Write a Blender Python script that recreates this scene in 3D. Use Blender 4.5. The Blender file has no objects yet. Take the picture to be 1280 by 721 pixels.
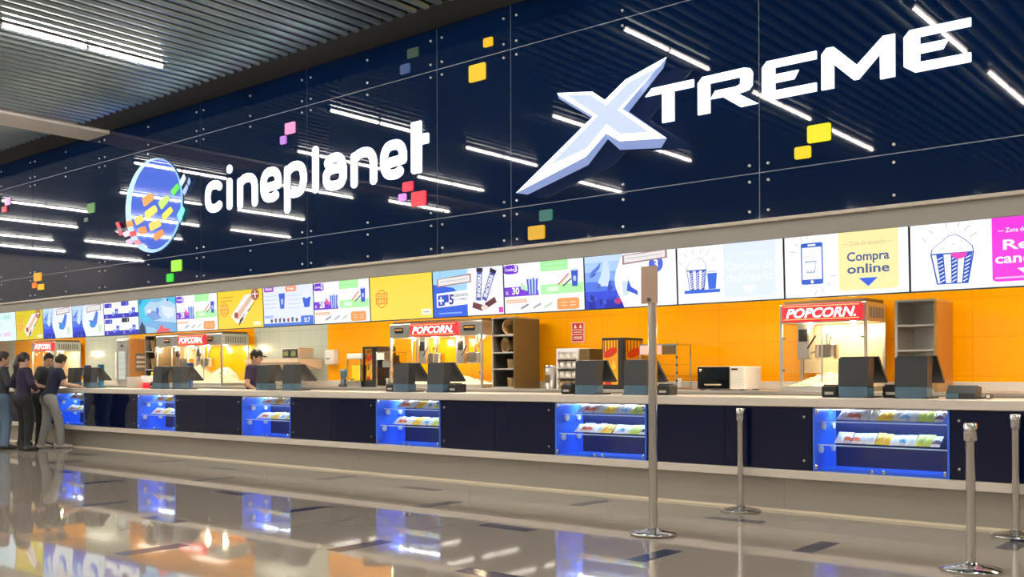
EXPOSURE = 0.0; SCREEN = 1.05; KL = 41; TUBE = 170
import bpy, bmesh, math, random
import numpy as np
from mathutils import Vector, Matrix
random.seed(7)
PI = math.pi
SC = bpy.context.scene
COL = SC.collection

# ------------------------------------------------------------------ materials
MATS = {}
def mat(name, col, rough=0.5, metal=0.0, emit=None, strength=0.0, ior=1.5, coat=0.0, alpha=None):
    if name in MATS: return MATS[name]
    m = bpy.data.materials.new(name); m.use_nodes = True
    b = m.node_tree.nodes['Principled BSDF']
    b.inputs['Base Color'].default_value = (*col, 1)
    b.inputs['Roughness'].default_value = rough
    b.inputs['Metallic'].default_value = metal
    b.inputs['IOR'].default_value = ior
    b.inputs['Coat Weight'].default_value = coat
    if emit is not None:
        b.inputs['Emission Color'].default_value = (*emit, 1)
        b.inputs['Emission Strength'].default_value = strength
    MATS[name] = m
    return m
def srgb(r, g, b):
    def f(c):
        c /= 255
        return c/12.92 if c <= .04045 else ((c+.055)/1.055)**2.4
    return (f(r), f(g), f(b))
def emis(r, g, b, s=1.0):
    c = srgb(r, g, b)
    return mat('display_%d_%d_%d_%d' % (r, g, b, int(s*100)), (.01, .01, .01), .5, 0, c, s)
def noisy(name, c1, c2, scale, rough=(.3, .4), metal=0., stretch=(1, 1, 1), ior=1.5, detail=4, bump=0.0):
    if name in MATS: return MATS[name]
    m = mat(name, c1, rough[0], metal, ior=ior)
    nt = m.node_tree; N = nt.nodes; L = nt.links; b = N['Principled BSDF']
    tc = N.new('ShaderNodeTexCoord'); mp = N.new('ShaderNodeMapping'); mp.inputs['Scale'].default_value = stretch
    nz = N.new('ShaderNodeTexNoise'); nz.inputs['Scale'].default_value = scale; nz.inputs['Detail'].default_value = detail
    cr = N.new('ShaderNodeMix'); cr.data_type = 'RGBA'
    cr.inputs['A'].default_value = (*c1, 1); cr.inputs['B'].default_value = (*c2, 1)
    mr = N.new('ShaderNodeMapRange'); mr.inputs['To Min'].default_value = rough[0]; mr.inputs['To Max'].default_value = rough[1]
    L.new(tc.outputs['Object'], mp.inputs['Vector']); L.new(mp.outputs['Vector'], nz.inputs['Vector'])
    L.new(nz.outputs['Fac'], cr.inputs['Factor']); L.new(cr.outputs['Result'], b.inputs['Base Color'])
    L.new(nz.outputs['Fac'], mr.inputs['Value']); L.new(mr.outputs['Result'], b.inputs['Roughness'])
    if bump:
        bp = N.new('ShaderNodeBump'); bp.inputs['Strength'].default_value = bump
        L.new(nz.outputs['Fac'], bp.inputs['Height']); L.new(bp.outputs['Normal'], b.inputs['Normal'])
    return m
def tiled(name, c1, c2, grout, w, h, rough, mortar=.004, axes='XZ', ior=1.5):
    m = mat(name, c1, rough, ior=ior)
    nt = m.node_tree; N = nt.nodes; L = nt.links; b = N['Principled BSDF']
    tc = N.new('ShaderNodeTexCoord'); sp = N.new('ShaderNodeSeparateXYZ'); cb = N.new('ShaderNodeCombineXYZ')
    br = N.new('ShaderNodeTexBrick'); br.offset = 0; br.squash = 1
    br.inputs['Scale'].default_value = 1; br.inputs['Brick Width'].default_value = w; br.inputs['Row Height'].default_value = h
    br.inputs['Mortar Size'].default_value = mortar; br.inputs['Mortar Smooth'].default_value = .1
    br.inputs['Color1'].default_value = (*c1, 1); br.inputs['Color2'].default_value = (*c2, 1); br.inputs['Mortar'].default_value = (*grout, 1)
    L.new(tc.outputs['Object'], sp.inputs[0]); L.new(sp.outputs[axes[0]], cb.inputs['X']); L.new(sp.outputs[axes[1]], cb.inputs['Y'])
    L.new(cb.outputs[0], br.inputs['Vector']); L.new(br.outputs['Color'], b.inputs['Base Color'])
    return m
def glass(name, tint=(1, 1, 1), refl=1.0):
    if name in MATS: return MATS[name]
    m = bpy.data.materials.new(name); m.use_nodes = True
    nt = m.node_tree; N = nt.nodes; L = nt.links; N.clear()
    out = N.new('ShaderNodeOutputMaterial'); mx = N.new('ShaderNodeMixShader')
    tr = N.new('ShaderNodeBsdfTransparent'); tr.inputs[0].default_value = (*tint, 1)
    gl = N.new('ShaderNodeBsdfGlossy'); gl.inputs['Roughness'].default_value = .02
    fr = N.new('ShaderNodeFresnel'); fr.inputs['IOR'].default_value = 1.25 + .2*refl
    gm = N.new('ShaderNodeNewGeometry'); mt_ = N.new('ShaderNodeMath'); mt_.operation = 'SUBTRACT'; mt_.use_clamp = True; L.new(fr.outputs[0], mt_.inputs[0]); L.new(gm.outputs['Backfacing'], mt_.inputs[1]); L.new(mt_.outputs[0], mx.inputs[0]); L.new(tr.outputs[0], mx.inputs[1]); L.new(gl.outputs[0], mx.inputs[2]); L.new(mx.outputs[0], out.inputs[0])
    MATS[name] = m
    return m

M_SIGNWALL = mat('navy_glass', (.001, .0095, .046), .025, ior=1.45)
M_SEAM = mat('seam_grey_blue', (.30, .34, .42), .5)
M_NAVY = mat('navy_counter_glass', (.003, .006, .032), .03, ior=1.45)
M_STEEL = noisy('brushed_steel', (.56, .55, .53), (.66, .65, .62), 6, (.25, .38), .9, (.3, .3, 40))
M_STEELX = noisy('brushed_steel_plinth', (.41, .385, .34), (.47, .44, .39), 3, (.34, .46), .45, (.4, 1, 18))
M_CHROME = mat('chrome', (.72, .71, .69), .12, 1.0)
M_POLE = noisy('satin_steel_pole', (.66, .65, .63), (.74, .73, .71), 10, (.12, .18), 1.0, (1, 1, .2))
M_BLACK = mat('black_plastic', (.012, .012, .014), .35)
M_CHAR = noisy('charcoal_plastic', (.022, .027, .032), (.030, .036, .042), 30, (.3, .42))
M_SLATE = mat('blue_grey_plastic', (.085, .155, .22), .22)
M_WHITE = mat('white_plastic', (.78, .76, .72), .4)
M_CREAM = noisy('cream_solid_surface', (.66, .60, .53), (.70, .64, .57), 8, (.28, .36))
M_BAND = noisy('beige_bulkhead_paint', (.28, .275, .255), (.31, .30, .275), 2, (.55, .65))
M_ORANGE = tiled('orange_tile', srgb(255, 172, 0), srgb(255, 169, 0), srgb(240, 152, 0), .6, .42, .12)
M_WTILE = tiled('pale_tile', srgb(190, 198, 184), srgb(187, 194, 180), srgb(160, 166, 152), .3, .3, .2)
M_CREAMWALL = mat('cream_wall', srgb(222, 198, 170), .6)
M_GLASS = glass('clear_glass')
M_GLASSG = glass('greenish_shelf_glass', (.86, .95, .97), 1.2)
M_BLUEAC = mat('blue_acrylic', (.05, .18, .9), .25)
M_DARKB = mat('dark_case_back', (.016, .024, .075), .10)
M_LED = mat('led_strip', (.8, .85, 1), .4, 0, (.55, .68, 1.0), 45)
M_CEIL = mat('dark_ceiling_void', (.008, .010, .011), .9)
M_SLAT = noisy('metal_ceiling_slat', (.30, .40, .43), (.38, .47, .50), 1.2, (.26, .38), .8, (1, 1, 1))
M_SLATSHADE = mat('painted_slat_shade', (.035, .036, .036), .7)
M_TUBE = mat('lamp_tube', (1, .95, .9), .4, 0, (1.0, .90, .78), TUBE)
M_LETTER = mat('lit_white_letter', (.2, .2, .2), .4, 0, (.90, .97, 1.0), 2.0)
M_RED = mat('lit_red_sign', (.6, .02, .03), .4, 0, srgb(225, 25, 40), 1.1)
M_SIGNWHITE = mat('lit_sign_white', (1, .95, .9), .4, 0, (1, .96, .9), 1.6)
M_AMBER = mat('warm_lamp', (1, .8, .5), .4, 0, (1, .74, .40), 90)
M_INLAY = mat('navy_floor_inlay', (.018, .028, .085), .12, ior=1.6)
M_BROWN = noisy('brown_laminate', (.115, .072, .022), (.165, .105, .035), 4, (.4, .5), 0, (1, 1, 8))
M_CARD = mat('kraft_cardboard', (.50, .34, .16), .7)

# ------------------------------------------------------------------ mesh collector
class MB:
    def __init__(s): s.v = []; s.f = []; s.m = []; s.mi = 0; s.sm = []
    def add(s, vs, fs, smooth=False):
        o = len(s.v); s.v += [tuple(v) for v in vs]
        for f in fs: s.f.append([o+i for i in f]); s.m.append(s.mi); s.sm.append(smooth)
        return s
    def mat(s, i): s.mi = i; return s
    def box(s, x0, x1, y0, y1, z0, z1, b=0.0):
        if b <= 0:
            vs = [(x, y, z) for x in (x0, x1) for y in (y0, y1) for z in (z0, z1)]
            return s.add(vs, [(0, 1, 3, 2), (4, 6, 7, 5), (0, 4, 5, 1), (2, 3, 7, 6), (0, 2, 6, 4), (1, 5, 7, 3)])
        bm = bmesh.new(); bmesh.ops.create_cube(bm, size=1)
        for v in bm.verts: v.co = Vector(((x0+x1)/2+v.co.x*(x1-x0), (y0+y1)/2+v.co.y*(y1-y0), (z0+z1)/2+v.co.z*(z1-z0)))
        bmesh.ops.bevel(bm, geom=bm.edges[:], offset=b, segments=2, affect='EDGES', profile=.5)
        bm.verts.ensure_lookup_table()
        s.add([v.co[:] for v in bm.verts], [[v.index for v in f.verts] for f in bm.faces]); bm.free()
        return s
    def prism(s, pts, y0, y1, axis='Y'):
        """polygon in XZ (axis Y), YZ (axis X) or XY (axis Z), extruded"""
        n = len(pts)
        def P(p, t): return (p[0], t, p[1]) if axis == 'Y' else ((t, p[0], p[1]) if axis == 'X' else (p[0], p[1], t))
        vs = [P(p, y0) for p in pts]+[P(p, y1) for p in pts]
        fs = [list(range(n)), list(range(2*n-1, n-1, -1))]+[[i, i+n, (i+1) % n+n, (i+1) % n] for i in range(n)]
        return s.add(vs, fs)
    def loft(s, A, ya, B, yb):
        n = len(A)
        vs = [(p[0], ya, p[1]) for p in A]+[(p[0], yb, p[1]) for p in B]
        return s.add(vs, [list(range(n)), list(range(2*n-1, n-1, -1))]+[[i, i+n, (i+1) % n+n, (i+1) % n] for i in range(n)])
    def cyl(s, a, b, ra, rb=None, n=16, cap=True):
        rb = ra if rb is None else rb
        a = Vector(a); b = Vector(b); d = (b-a).normalized()
        u = d.orthogonal().normalized(); w = d.cross(u)
        vs = []
        for c, r in ((a, ra), (b, rb)):
            for i in range(n):
                t = 2*PI*i/n; vs.append(c+u*(r*math.cos(t))+w*(r*math.sin(t)))
        fs = [[i, (i+1) % n, (i+1) % n+n, i+n] for i in range(n)]
        s.add(vs, fs, True)
        if cap: s.add(vs, [list(range(n-1, -1, -1)), list(range(n, 2*n))])
        return s
    def lathe(s, prof, c=(0, 0, 0), n=24):
        vs = []; m = len(prof)
        for i in range(n):
            t = 2*PI*i/n
            for r, z in prof: vs.append((c[0]+r*math.cos(t), c[1]+r*math.sin(t), c[2]+z))
        fs = []
        for i in range(n):
            j = (i+1) % n
            for k in range(m-1): fs.append([i*m+k, j*m+k, j*m+k+1, i*m+k+1])
        s.add(vs, fs, True)
        for k, rev in ((0, True), (m-1, False)):
            if prof[k][0] > 1e-5:
                idx = [i*m+k for i in range(n)]
                s.add(vs, [idx[::-1] if rev else idx])
        return s
    def tube(s, pts, r, n=8):
        for a, b in zip(pts[:-1], pts[1:]): s.cyl(a, b, r, n=n)
        for p in pts[1:-1]: s.ball(p, (r, r, r), 8, 6)
        return s
    def ball(s, c, r, nu=16, nv=10):
        prof = [(math.sin(PI*k/nv), -math.cos(PI*k/nv)) for k in range(nv+1)]
        prof[0] = (0, -1); prof[-1] = (0, 1)
        vs = []; fs = []
        for i in range(nu):
            t = 2*PI*i/nu
            for q, z in prof: vs.append((c[0]+r[0]*q*math.cos(t), c[1]+r[1]*q*math.sin(t), c[2]+r[2]*z))
        m = nv+1
        for i in range(nu):
            j = (i+1) % nu
            for k in range(nv):
                f = [i*m+k, j*m+k, j*m+k+1, i*m+k+1]
                if k == 0: f = [i*m, j*m+1, i*m+1]
                if k == nv-1: f = [i*m+k, j*m+k, i*m+k+1]
                fs.append(f)
        return s.add(vs, fs, True)
    def text(s, body, size, pos, weight=0.0, shear=0.0, align='CENTER', depth=0.0, width=None):
        """lettering standing in the XZ plane, read from -Y; pos = anchor at the baseline"""
        vs, fs, w = text_mesh(body, weight, shear)
        k = size; kx = size if width is None else width/max(w, 1e-4)
        ox = {'CENTER': -.5, 'LEFT': 0, 'RIGHT': -1}[align]*w*kx
        s.add([(pos[0]+ox+v[0]*kx, pos[1], pos[2]+v[1]*k) for v in vs], fs)
        if depth:
            pass
        return s
    def build(s, name, mats, parent=None, loc=(0, 0, 0), smooth=False):
        me = bpy.data.meshes.new(name)
        me.from_pydata(s.v, [], s.f)
        if not isinstance(mats, (list, tuple)): mats = [mats]
        for m in mats: me.materials.append(m)
        if len(mats) > 1: me.polygons.foreach_set('material_index', s.m)
        if smooth: me.polygons.foreach_set('use_smooth', [True]*len(s.f))
        else: me.polygons.foreach_set('use_smooth', s.sm)
        me.update()
        bm = bmesh.new(); bm.from_mesh(me); bmesh.ops.recalc_face_normals(bm, faces=bm.faces[:]); bm.to_mesh(me); bm.free()
        o = bpy.data.objects.new(name, me); COL.objects.link(o)
        o.location = loc
        if parent: o.parent = parent
        return o
_TX = {}
def text_mesh(body, weight, shear):
    k = (body, weight, shear)
    if k not in _TX:
        cu = bpy.data.curves.new('lettering', 'FONT'); cu.body = body; cu.size = 1; cu.offset = weight; cu.shear = shear; cu.resolution_u = 3
        o = bpy.data.objects.new('lettering', cu); COL.objects.link(o)
        dg = bpy.context.evaluated_depsgraph_get(); dg.update()
        me = o.evaluated_get(dg).to_mesh()
        vs = [v.co[:] for v in me.vertices]; fs = [list(p.vertices) for p in me.polygons]
        o.evaluated_get(dg).to_mesh_clear()
        bpy.data.objects.remove(o); bpy.data.curves.remove(cu)
        x0 = min(v[0] for v in vs); x1 = max(v[0] for v in vs)
        _TX[k] = ([(v[0]-x0, v[1]) for v in vs], fs, x1-x0)
    return _TX[k]
def tag(o, label, cat, group=None):
    o['label'] = label; o['category'] = cat
    if group: o['group'] = group
    return o
def thing(name, label, cat, loc=(0, 0, 0), rz=0.0, group=None):
    o = bpy.data.objects.new(name, None); COL.objects.link(o)
    o.location = loc; o.rotation_euler = (0, 0, rz); o.empty_display_size = .1
    return tag(o, label, cat, group)
def structure(o): o['kind'] = 'structure'; return o
def dup(root, loc, rz=None, label=None, group=None):
    r = root.copy(); COL.objects.link(r); r.location = loc
    if rz is not None: r.rotation_euler = (0, 0, rz)
    if label: r['label'] = label
    if group: r['group'] = group
    for ch in list(root.children):
        c = ch.copy(); COL.objects.link(c); c.parent = r
        for g in list(ch.children):
            d = g.copy(); COL.objects.link(d); d.parent = c
    return r
def rrect(x0, z0, x1, z1, r, n=5):
    pts = []
    for cx, cz, a in ((x1-r, z0+r, -90), (x1-r, z1-r, 0), (x0+r, z1-r, 90), (x0+r, z0+r, 180)):
        for i in range(n+1):
            t = math.radians(a+90*i/n); pts.append((cx+r*math.cos(t), cz+r*math.sin(t)))
    return pts
def rquad(pts, f=.18):
    """quad with softened corners"""
    out = []
    n = len(pts)
    for i in range(n):
        p = Vector(pts[i]); a = Vector(pts[i-1]); b = Vector(pts[(i+1) % n])
        for t in range(4):
            s_ = t/3; q0 = p+(a-p)*f; q1 = p+(b-p)*f
            out.append(tuple((1-s_)**2*q0+2*s_*(1-s_)*p+s_**2*q1))
    return out

# ------------------------------------------------------------------ distance-field surfaces (people, rounded letters)
def surface_net(D, org, h):
    inside = D < 0
    nx, ny, nz = D.shape
    cells = np.zeros((nx-1, ny-1, nz-1), int); acc = np.zeros((nx-1, ny-1, nz-1, 3)); cnt = np.zeros((nx-1, ny-1, nz-1))
    cor = [(i, j, k) for i in (0, 1) for j in (0, 1) for k in (0, 1)]
    for a in range(8):
        for b in range(a+1, 8):
            d = [cor[b][i]-cor[a][i] for i in range(3)]
            if sum(map(abs, d)) != 1: continue
            A = D[cor[a][0]:nx-1+cor[a][0], cor[a][1]:ny-1+cor[a][1], cor[a][2]:nz-1+cor[a][2]]
            B = D[cor[b][0]:nx-1+cor[b][0], cor[b][1]:ny-1+cor[b][1], cor[b][2]:nz-1+cor[b][2]]
            x = (A < 0) != (B < 0)
            t = np.where(x, A/np.where(x, A-B, 1), 0)
            for i in range(3): acc[..., i] += np.where(x, cor[a][i]+t*d[i], 0)
            cnt += x
    act = cnt > 0
    ids = -np.ones(act.shape, int); ids[act] = np.arange(act.sum())
    idx = np.argwhere(act)
    V = (idx+acc[act]/cnt[act][:, None])*h+np.array(org)
    F = []
    for ax in range(3):
        s0 = [slice(None)]*3; s1 = [slice(None)]*3; s0[ax] = slice(0, -1); s1[ax] = slice(1, None)
        x = inside[tuple(s0)] != inside[tuple(s1)]
        e = np.argwhere(x); o1, o2 = [(1, 2), (2, 0), (0, 1)][ax]
        e = e[(e[:, o1] > 0) & (e[:, o2] > 0) & (e[:, o1] < D.shape[o1]-1) & (e[:, o2] < D.shape[o2]-1)]
        if not len(e): continue
        def g(a, b):
            q = e.copy(); q[:, o1] -= a; q[:, o2] -= b
            return ids[q[:, 0], q[:, 1], q[:, 2]]
        q = np.stack([g(1, 1), g(0, 1), g(0, 0), g(1, 0)], 1)
        ins = inside[e[:, 0], e[:, 1], e[:, 2]]
        q[~ins] = q[~ins][:, ::-1]
        F.append(q[(q >= 0).all(1)])
    return V, np.concatenate(F)
def smin(a, b, k):
    h = np.clip(.5+.5*(b-a)/k, 0, 1)
    return b*(1-h)+a*h-k*h*(1-h)
class SDF:
    def __init__(s): s.p = []
    def cap(s, a, b, ra, rb=None, cut0=False, cut1=False, k=.02):
        s.p.append(('c', np.array(a, float), np.array(b, float), ra, ra if rb is None else rb, cut0, cut1, k)); return s
    def ell(s, c, r, R=None, k=.03, planes=()):
        s.p.append(('e', np.array(c, float), np.array(r, float), np.eye(3) if R is None else np.array(R), list(planes), None, None, k)); return s
    def sub(s, c, r, k=.01, R=None):
        s.p.append(('s', np.array(c, float), np.array(r, float), np.eye(3) if R is None else np.array(R), None, None, None, k)); return s
    def mesh(s, name, material, h=.01, parent=None, clip=()):
        lo = np.full(3, 1e9); hi = -lo
        for p in s.p:
            if p[0] == 'c': pts = [p[1]-max(p[3], p[4]), p[2]-max(p[3], p[4]), p[1]+max(p[3], p[4]), p[2]+max(p[3], p[4])]
            elif p[0] == 'e': pts = [p[1]-p[2].max(), p[1]+p[2].max()]
            else: continue
            for q in pts: lo = np.minimum(lo, q); hi = np.maximum(hi, q)
        lo -= 3*h; hi += 3*h
        n = np.ceil((hi-lo)/h).astype(int)+1
        D = np.full(n, 9.0)
        ax = [lo[i]+h*np.arange(n[i]) for i in range(3)]
        for p in s.p:
            if p[0] == 'c': m = max(p[3], p[4]); l = np.minimum(p[1], p[2])-m; u = np.maximum(p[1], p[2])+m
            else: l = p[1]-p[2].max(); u = p[1]+p[2].max()
            i0 = np.maximum(((l-.06-lo)/h).astype(int), 0); i1 = np.minimum(((u+.06-lo)/h).astype(int)+2, n)
            sl = tuple(slice(i0[i], i1[i]) for i in range(3))
            P = np.stack(np.meshgrid(*[ax[i][sl[i]] for i in range(3)], indexing='ij'), -1)
            if p[0] == 'c':
                a, b = p[1], p[2]; ab = b-a; L2 = ab@ab+1e-12
                t = ((P-a)@ab)/L2; tc = np.clip(t, 0, 1)
                d = np.linalg.norm(P-a-tc[..., None]*ab, axis=-1)-(p[3]+(p[4]-p[3])*tc)
                if p[5]: d = np.maximum(d, -t*math.sqrt(L2))
                if p[6]: d = np.maximum(d, (t-1)*math.sqrt(L2))
            else:
                Q = (P-p[1])@p[3]
                k0 = np.linalg.norm(Q/p[2], axis=-1); k1 = np.linalg.norm(Q/p[2]**2, axis=-1)+1e-9
                d = k0*(k0-1)/k1
                if p[0] == 'e':
                    for (q, nrm) in p[4]: d = np.maximum(d, (P-np.array(q))@np.array(nrm))
            if p[0] == 's': D[sl] = -smin(-D[sl], d, p[7])
            else: D[sl] = smin(D[sl], d, p[7])
        if clip:
            P = np.stack(np.meshgrid(*ax, indexing='ij'), -1)
            for (q, nrm) in clip: D = np.maximum(D, (P-np.array(q))@np.array(nrm))
        V, F = surface_net(D, lo, h)
        me = bpy.data.meshes.new(name); me.from_pydata(V.tolist(), [], F.tolist()); me.materials.append(material)
        me.polygons.foreach_set('use_smooth', [True]*len(F)); me.update()
        o = bpy.data.objects.new(name, me); COL.objects.link(o)
        if parent: o.parent = parent
        return o
def strokes_mesh(name, paths, hw, y0, y1, material, parent, h=.012):
    """flat rounded-stroke letter: the strokes' distance field, given depth from y0 to y1"""
    pts = np.array([p for pa in paths for p in pa]); lo = pts.min(0)-hw-.03; hi = pts.max(0)+hw+.03
    nx, nz = np.ceil((hi-lo)/h).astype(int)+1
    X, Z = np.meshgrid(lo[0]+h*np.arange(nx), lo[1]+h*np.arange(nz), indexing='ij')
    d = np.full(X.shape, 9.)
    for pa in paths:
        for a, b in zip(pa[:-1], pa[1:]):
            ax, az = a; bx, bz = b[0]-ax, b[1]-az
            t = np.clip(((X-ax)*bx+(Z-az)*bz)/(bx*bx+bz*bz+1e-12), 0, 1)
            d = np.minimum(d, np.hypot(X-ax-t*bx, Z-az-t*bz)-hw)
    ys = np.linspace(y0-h, y1+h, 8); hy = ys[1]-ys[0]
    D = np.maximum(d[:, None, :], np.maximum(y0-ys, ys-y1)[None, :, None])
    V, F = surface_net(np.where(np.abs(D) < 1e-7, 1e-7, D), (0, 0, 0), 1.0)
    V = np.stack([lo[0]+V[:, 0]*h, ys[0]+V[:, 1]*hy, lo[1]+V[:, 2]*h], 1)
    me = bpy.data.meshes.new(name); me.from_pydata(V.tolist(), [], F.tolist()); me.materials.append(material); me.update()
    o = bpy.data.objects.new(name, me); COL.objects.link(o); o.parent = parent
    return o
# ================================================================== camera
YAW, PITCH, ROLL = 6.94563001e-01, 4.56702339e-03, -3.46964932e-03
F_ = Vector((-math.sin(YAW)*math.cos(PITCH), math.cos(YAW)*math.cos(PITCH), math.sin(PITCH)))
R_ = Vector((math.cos(YAW), math.sin(YAW), 0)); U_ = R_.cross(F_)
cr, sr = math.cos(ROLL), math.sin(ROLL)
R2, U2 = cr*R_+sr*U_, -sr*R_+cr*U_
cam = bpy.data.cameras.new('camera'); camo = bpy.data.objects.new('camera', cam); COL.objects.link(camo)
camo.matrix_world = Matrix(((R2.x, U2.x, -F_.x, 0), (R2.y, U2.y, -F_.y, 0), (R2.z, U2.z, -F_.z, 1.30), (0, 0, 0, 1)))
cam.sensor_width = 36; cam.lens = 1238.99948*36/1280; cam.shift_y = (461.77-360.5)/1280; cam.clip_start = .05; cam.clip_end = 200
SC.camera = camo
SC.view_settings.view_transform = 'Standard'; SC.view_settings.look = 'None'
SC.view_settings.gamma = 1; SC.view_settings.use_curve_mapping = False; SC.view_settings.exposure = EXPOSURE
w = bpy.data.worlds.new('world'); SC.world = w; w.use_nodes = True
w.node_tree.nodes['Background'].inputs[0].default_value = (.5, .45, .38, 1)
w.node_tree.nodes['Background'].inputs[1].default_value = .0

# ================================================================== room shell
XL, XR, YB = -36.0, 9.0, -13.0
mfl = tiled('polished_floor_tile', (.34, .305, .255), (.355, .32, .27), (.32, .28, .23), .98, .98, .035, .003, 'XY', ior=1.75)
structure(MB().box(XL, XR, YB, 11.6, -.12, 0).build('floor', mfl))
# navy inlay pieces let into the floor, alternating along and across
def inlay(x, y, along):
    a, b = (.27, .075) if along else (.075, .27)
    structure(MB().box(x-a, x+a, y-b, y+b, 0, .0012).build('floor_inlay', M_INLAY))
P = 3.92
for k in range(-6, 3):
    for (x0, y0, al) in ((-4.12, 8.03, 1), (-5.42, 6.43, 1), (-4.22, 4.86, 1), (-1.88, 8.2, 0), (-3.0, 7.15, 0), (-3.76, 6.1, 0), (-5.71, 5.05, 0), (-6.81, 3.97, 0)):
        x = x0+k*P
        if x < 2: inlay(x, y0, al)
# slatted metal ceiling
c = MB(); c.box(XL, XR, YB, 8.32, 5.80, 5.86)
c.mat(1)
x = XL+.05
while x < XR-.1:
    if not -17.55 < x < -16.5:
        h0 = 5.60
        c.prism([(x, h0+.03), (x+.03, h0), (x+.085, h0), (x+.115, h0+.03), (x+.115, h0+.045), (x, h0+.045)], YB, 8.32)
    x += .205
structure(c.build('ceiling', [M_CEIL, M_SLAT]))
structure(MB().box(XL, XR, 8.30, 8.96, 5.62, 5.72).build('ceiling_shade_strip', M_SLATSHADE))  # flat dark strip standing in for the unlit slats beside the wall
structure(MB().box(-17.42, -16.62, YB, 8.89, 5.56, 5.72).build('ceiling_beam', noisy('cream_beam', (.85, .80, .73), (.88, .84, .77), 3, (.5, .6))))
# walls of the hall
mhall = noisy('hall_wall', (.42, .39, .35), (.46, .43, .39), 1, (.6, .7))
structure(MB().box(XL-.2, XR+.2, YB-.2, YB, 0, 5.86).build('wall_back', mhall))
structure(MB().box(XL-.2, XL, YB, 11.6, 0, 5.86).build('wall_left', mhall))
structure(MB().box(XR, XR+.2, YB, 11.6, 0, 5.86).build('wall_right', mhall))
# dark blue glass cladding above the counter
seams = [-36, -33.2, -30.5, -27.8, -25.1, -22.4, -19.6, -16.9, -13.82, -11.17, -8.62, -7.42, -4.29, -1.72, 1.4, 4.2, 6.9, 9.0]
zs = [2.77, 3.24, 5.10, 5.63]
p = MB(); p.box(XL, XR, 8.905, 9.02, 2.77, 5.70); p.mat(1)
for a, b in zip(seams[:-1], seams[1:]):
    for z0, z1 in zip(zs[:-1], zs[1:]):
        p.box(a+.005, b-.005, 8.90, 8.906, z0+.005, z1-.005)
structure(p.build('wall_front', [M_SEAM, M_SIGNWALL]))
st = MB()
cols = []
for i, s_ in enumerate(seams[1:-1]): cols += [s_-.1, s_+.095]
for a, b in zip(seams[:-1], seams[1:]):
    if b-a > 2: cols.append((a+b)/2)
for x in cols:
    for z in (5.48, 5.18, 5.02, 3.32, 3.16, 2.87):
        st.cyl((x, 8.902, z), (x, 8.885, z), .0145, .013, 12)
structure(st.build('trim_panel_studs', mat('pale_stud', (.60, .60, .57), .35, .3)))
# bulkhead band with its lip, kitchen ceiling, kitchen walls
structure(MB().box(XL, XR, 8.885, 8.95, 2.589, 2.75).build('trim_bulkhead', M_BAND))
structure(MB().box(XL, XR, 8.845, 8.95, 2.748, 2.785, .008).build('trim_bulkhead_lip', noisy('pale_beige_lip', (.50, .46, .40), (.53, .49, .43), 3, (.4, .5))))
structure(MB().box(XL, XR, 8.95, 11.5, 2.82, 2.90).build('ceiling_kitchen', mat('kitchen_ceiling_paint', (.55, .52, .48), .7)))
kw = MB(); kw.mat(0)
secs = [(XL, -26.3, 2), (-26.3, -25.9, 1), (-25.9, -22.25, 0), (-22.25, -20.3, 1), (-20.3, -15.76, 0), (-15.76, -13.62, 1), (-13.62, XR, 0)]
for a, b, mi in secs: kw.mat(mi).box(a, b, 11.3, 11.5, 0, 2.82)
structure(kw.build('wall_kitchen', [M_ORANGE, M_WTILE, M_CREAMWALL]))

# ceiling lamps: twin tubes end to end in a shallow channel, hung just under the slats
def make_lamp():
    t = thing('ceiling_lamp', 'x', 'lamp')
    MB().box(-.055, .055, -1.09, 1.09, .032, .055, .004).build('housing', mat('grey_lamp_housing', (.10, .095, .088), .6), t)
    for s_ in (-1, 1):
        MB().cyl((0, s_*.03, .012), (0, s_*1.06, .012), .017, n=12).build('tube', M_TUBE, t)
    for y in (-1.085, 0, 1.085):
        MB().box(-.022, .022, y-.022, y+.022, -.008, .03, .004).build('end_cap', M_STEEL, t)
    return t
lamp0 = make_lamp(); first = True
odd = [(-3.78, 4.88), (-3.78, 1.65), (-9.93, 3.75), (-9.93, 1.35), (-15.2, 4.85), (-15.2, 1.65), (-21.75, 4.85), (-21.75, 1.65), (-27.8, 5.0), (-27.8, 1.65), (2.3, 4.85), (2.3, 1.65)]
even = [(-6.75, 6.45), (-6.78, 2.9), (-6.8, -.05), (-12.45, 6.35), (-12.55, 3.0), (-12.9, -.65), (-18.5, 6.33), (-18.2, 3.0), (-17.85, .0), (-24.95, 6.15), (-24.9, 2.9), (-24.9, -.3), (-31, 4.2), (-30.4, 1.3), (-33.5, 2.6), (-34.2, -.7), (-.8, 6.45), (-.8, 2.9), (-.8, -.3), (5.3, 6.4), (5.3, 2.9)]
fill_rows = [(x, y) for x in (-31, -27.8, -24.7, -21.75, -18.4, -15.2, -12.5, -9.93, -6.8, -3.78, -.7, 2.3, 5.3) for y in (-9.0, -11.6)]  # added rows, out of view and of the mirror, to brighten the floor
for x, y in odd+even+fill_rows:
    seen = abs(x+12.45) < .01 and y > 6
    lab = 'white twin-tube ceiling lamp glowing directly under the slatted ceiling' if seen else 'twin-tube ceiling lamp mirrored in the navy glass wall or added unseen for light'
    if first: o = lamp0; o.location = (x, y, 5.545); first = False
    else: o = dup(lamp0, (x, y, 5.545))
    o['label'] = lab; o['group'] = 'ceiling lamps'
    if seen: del o['group']

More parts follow.
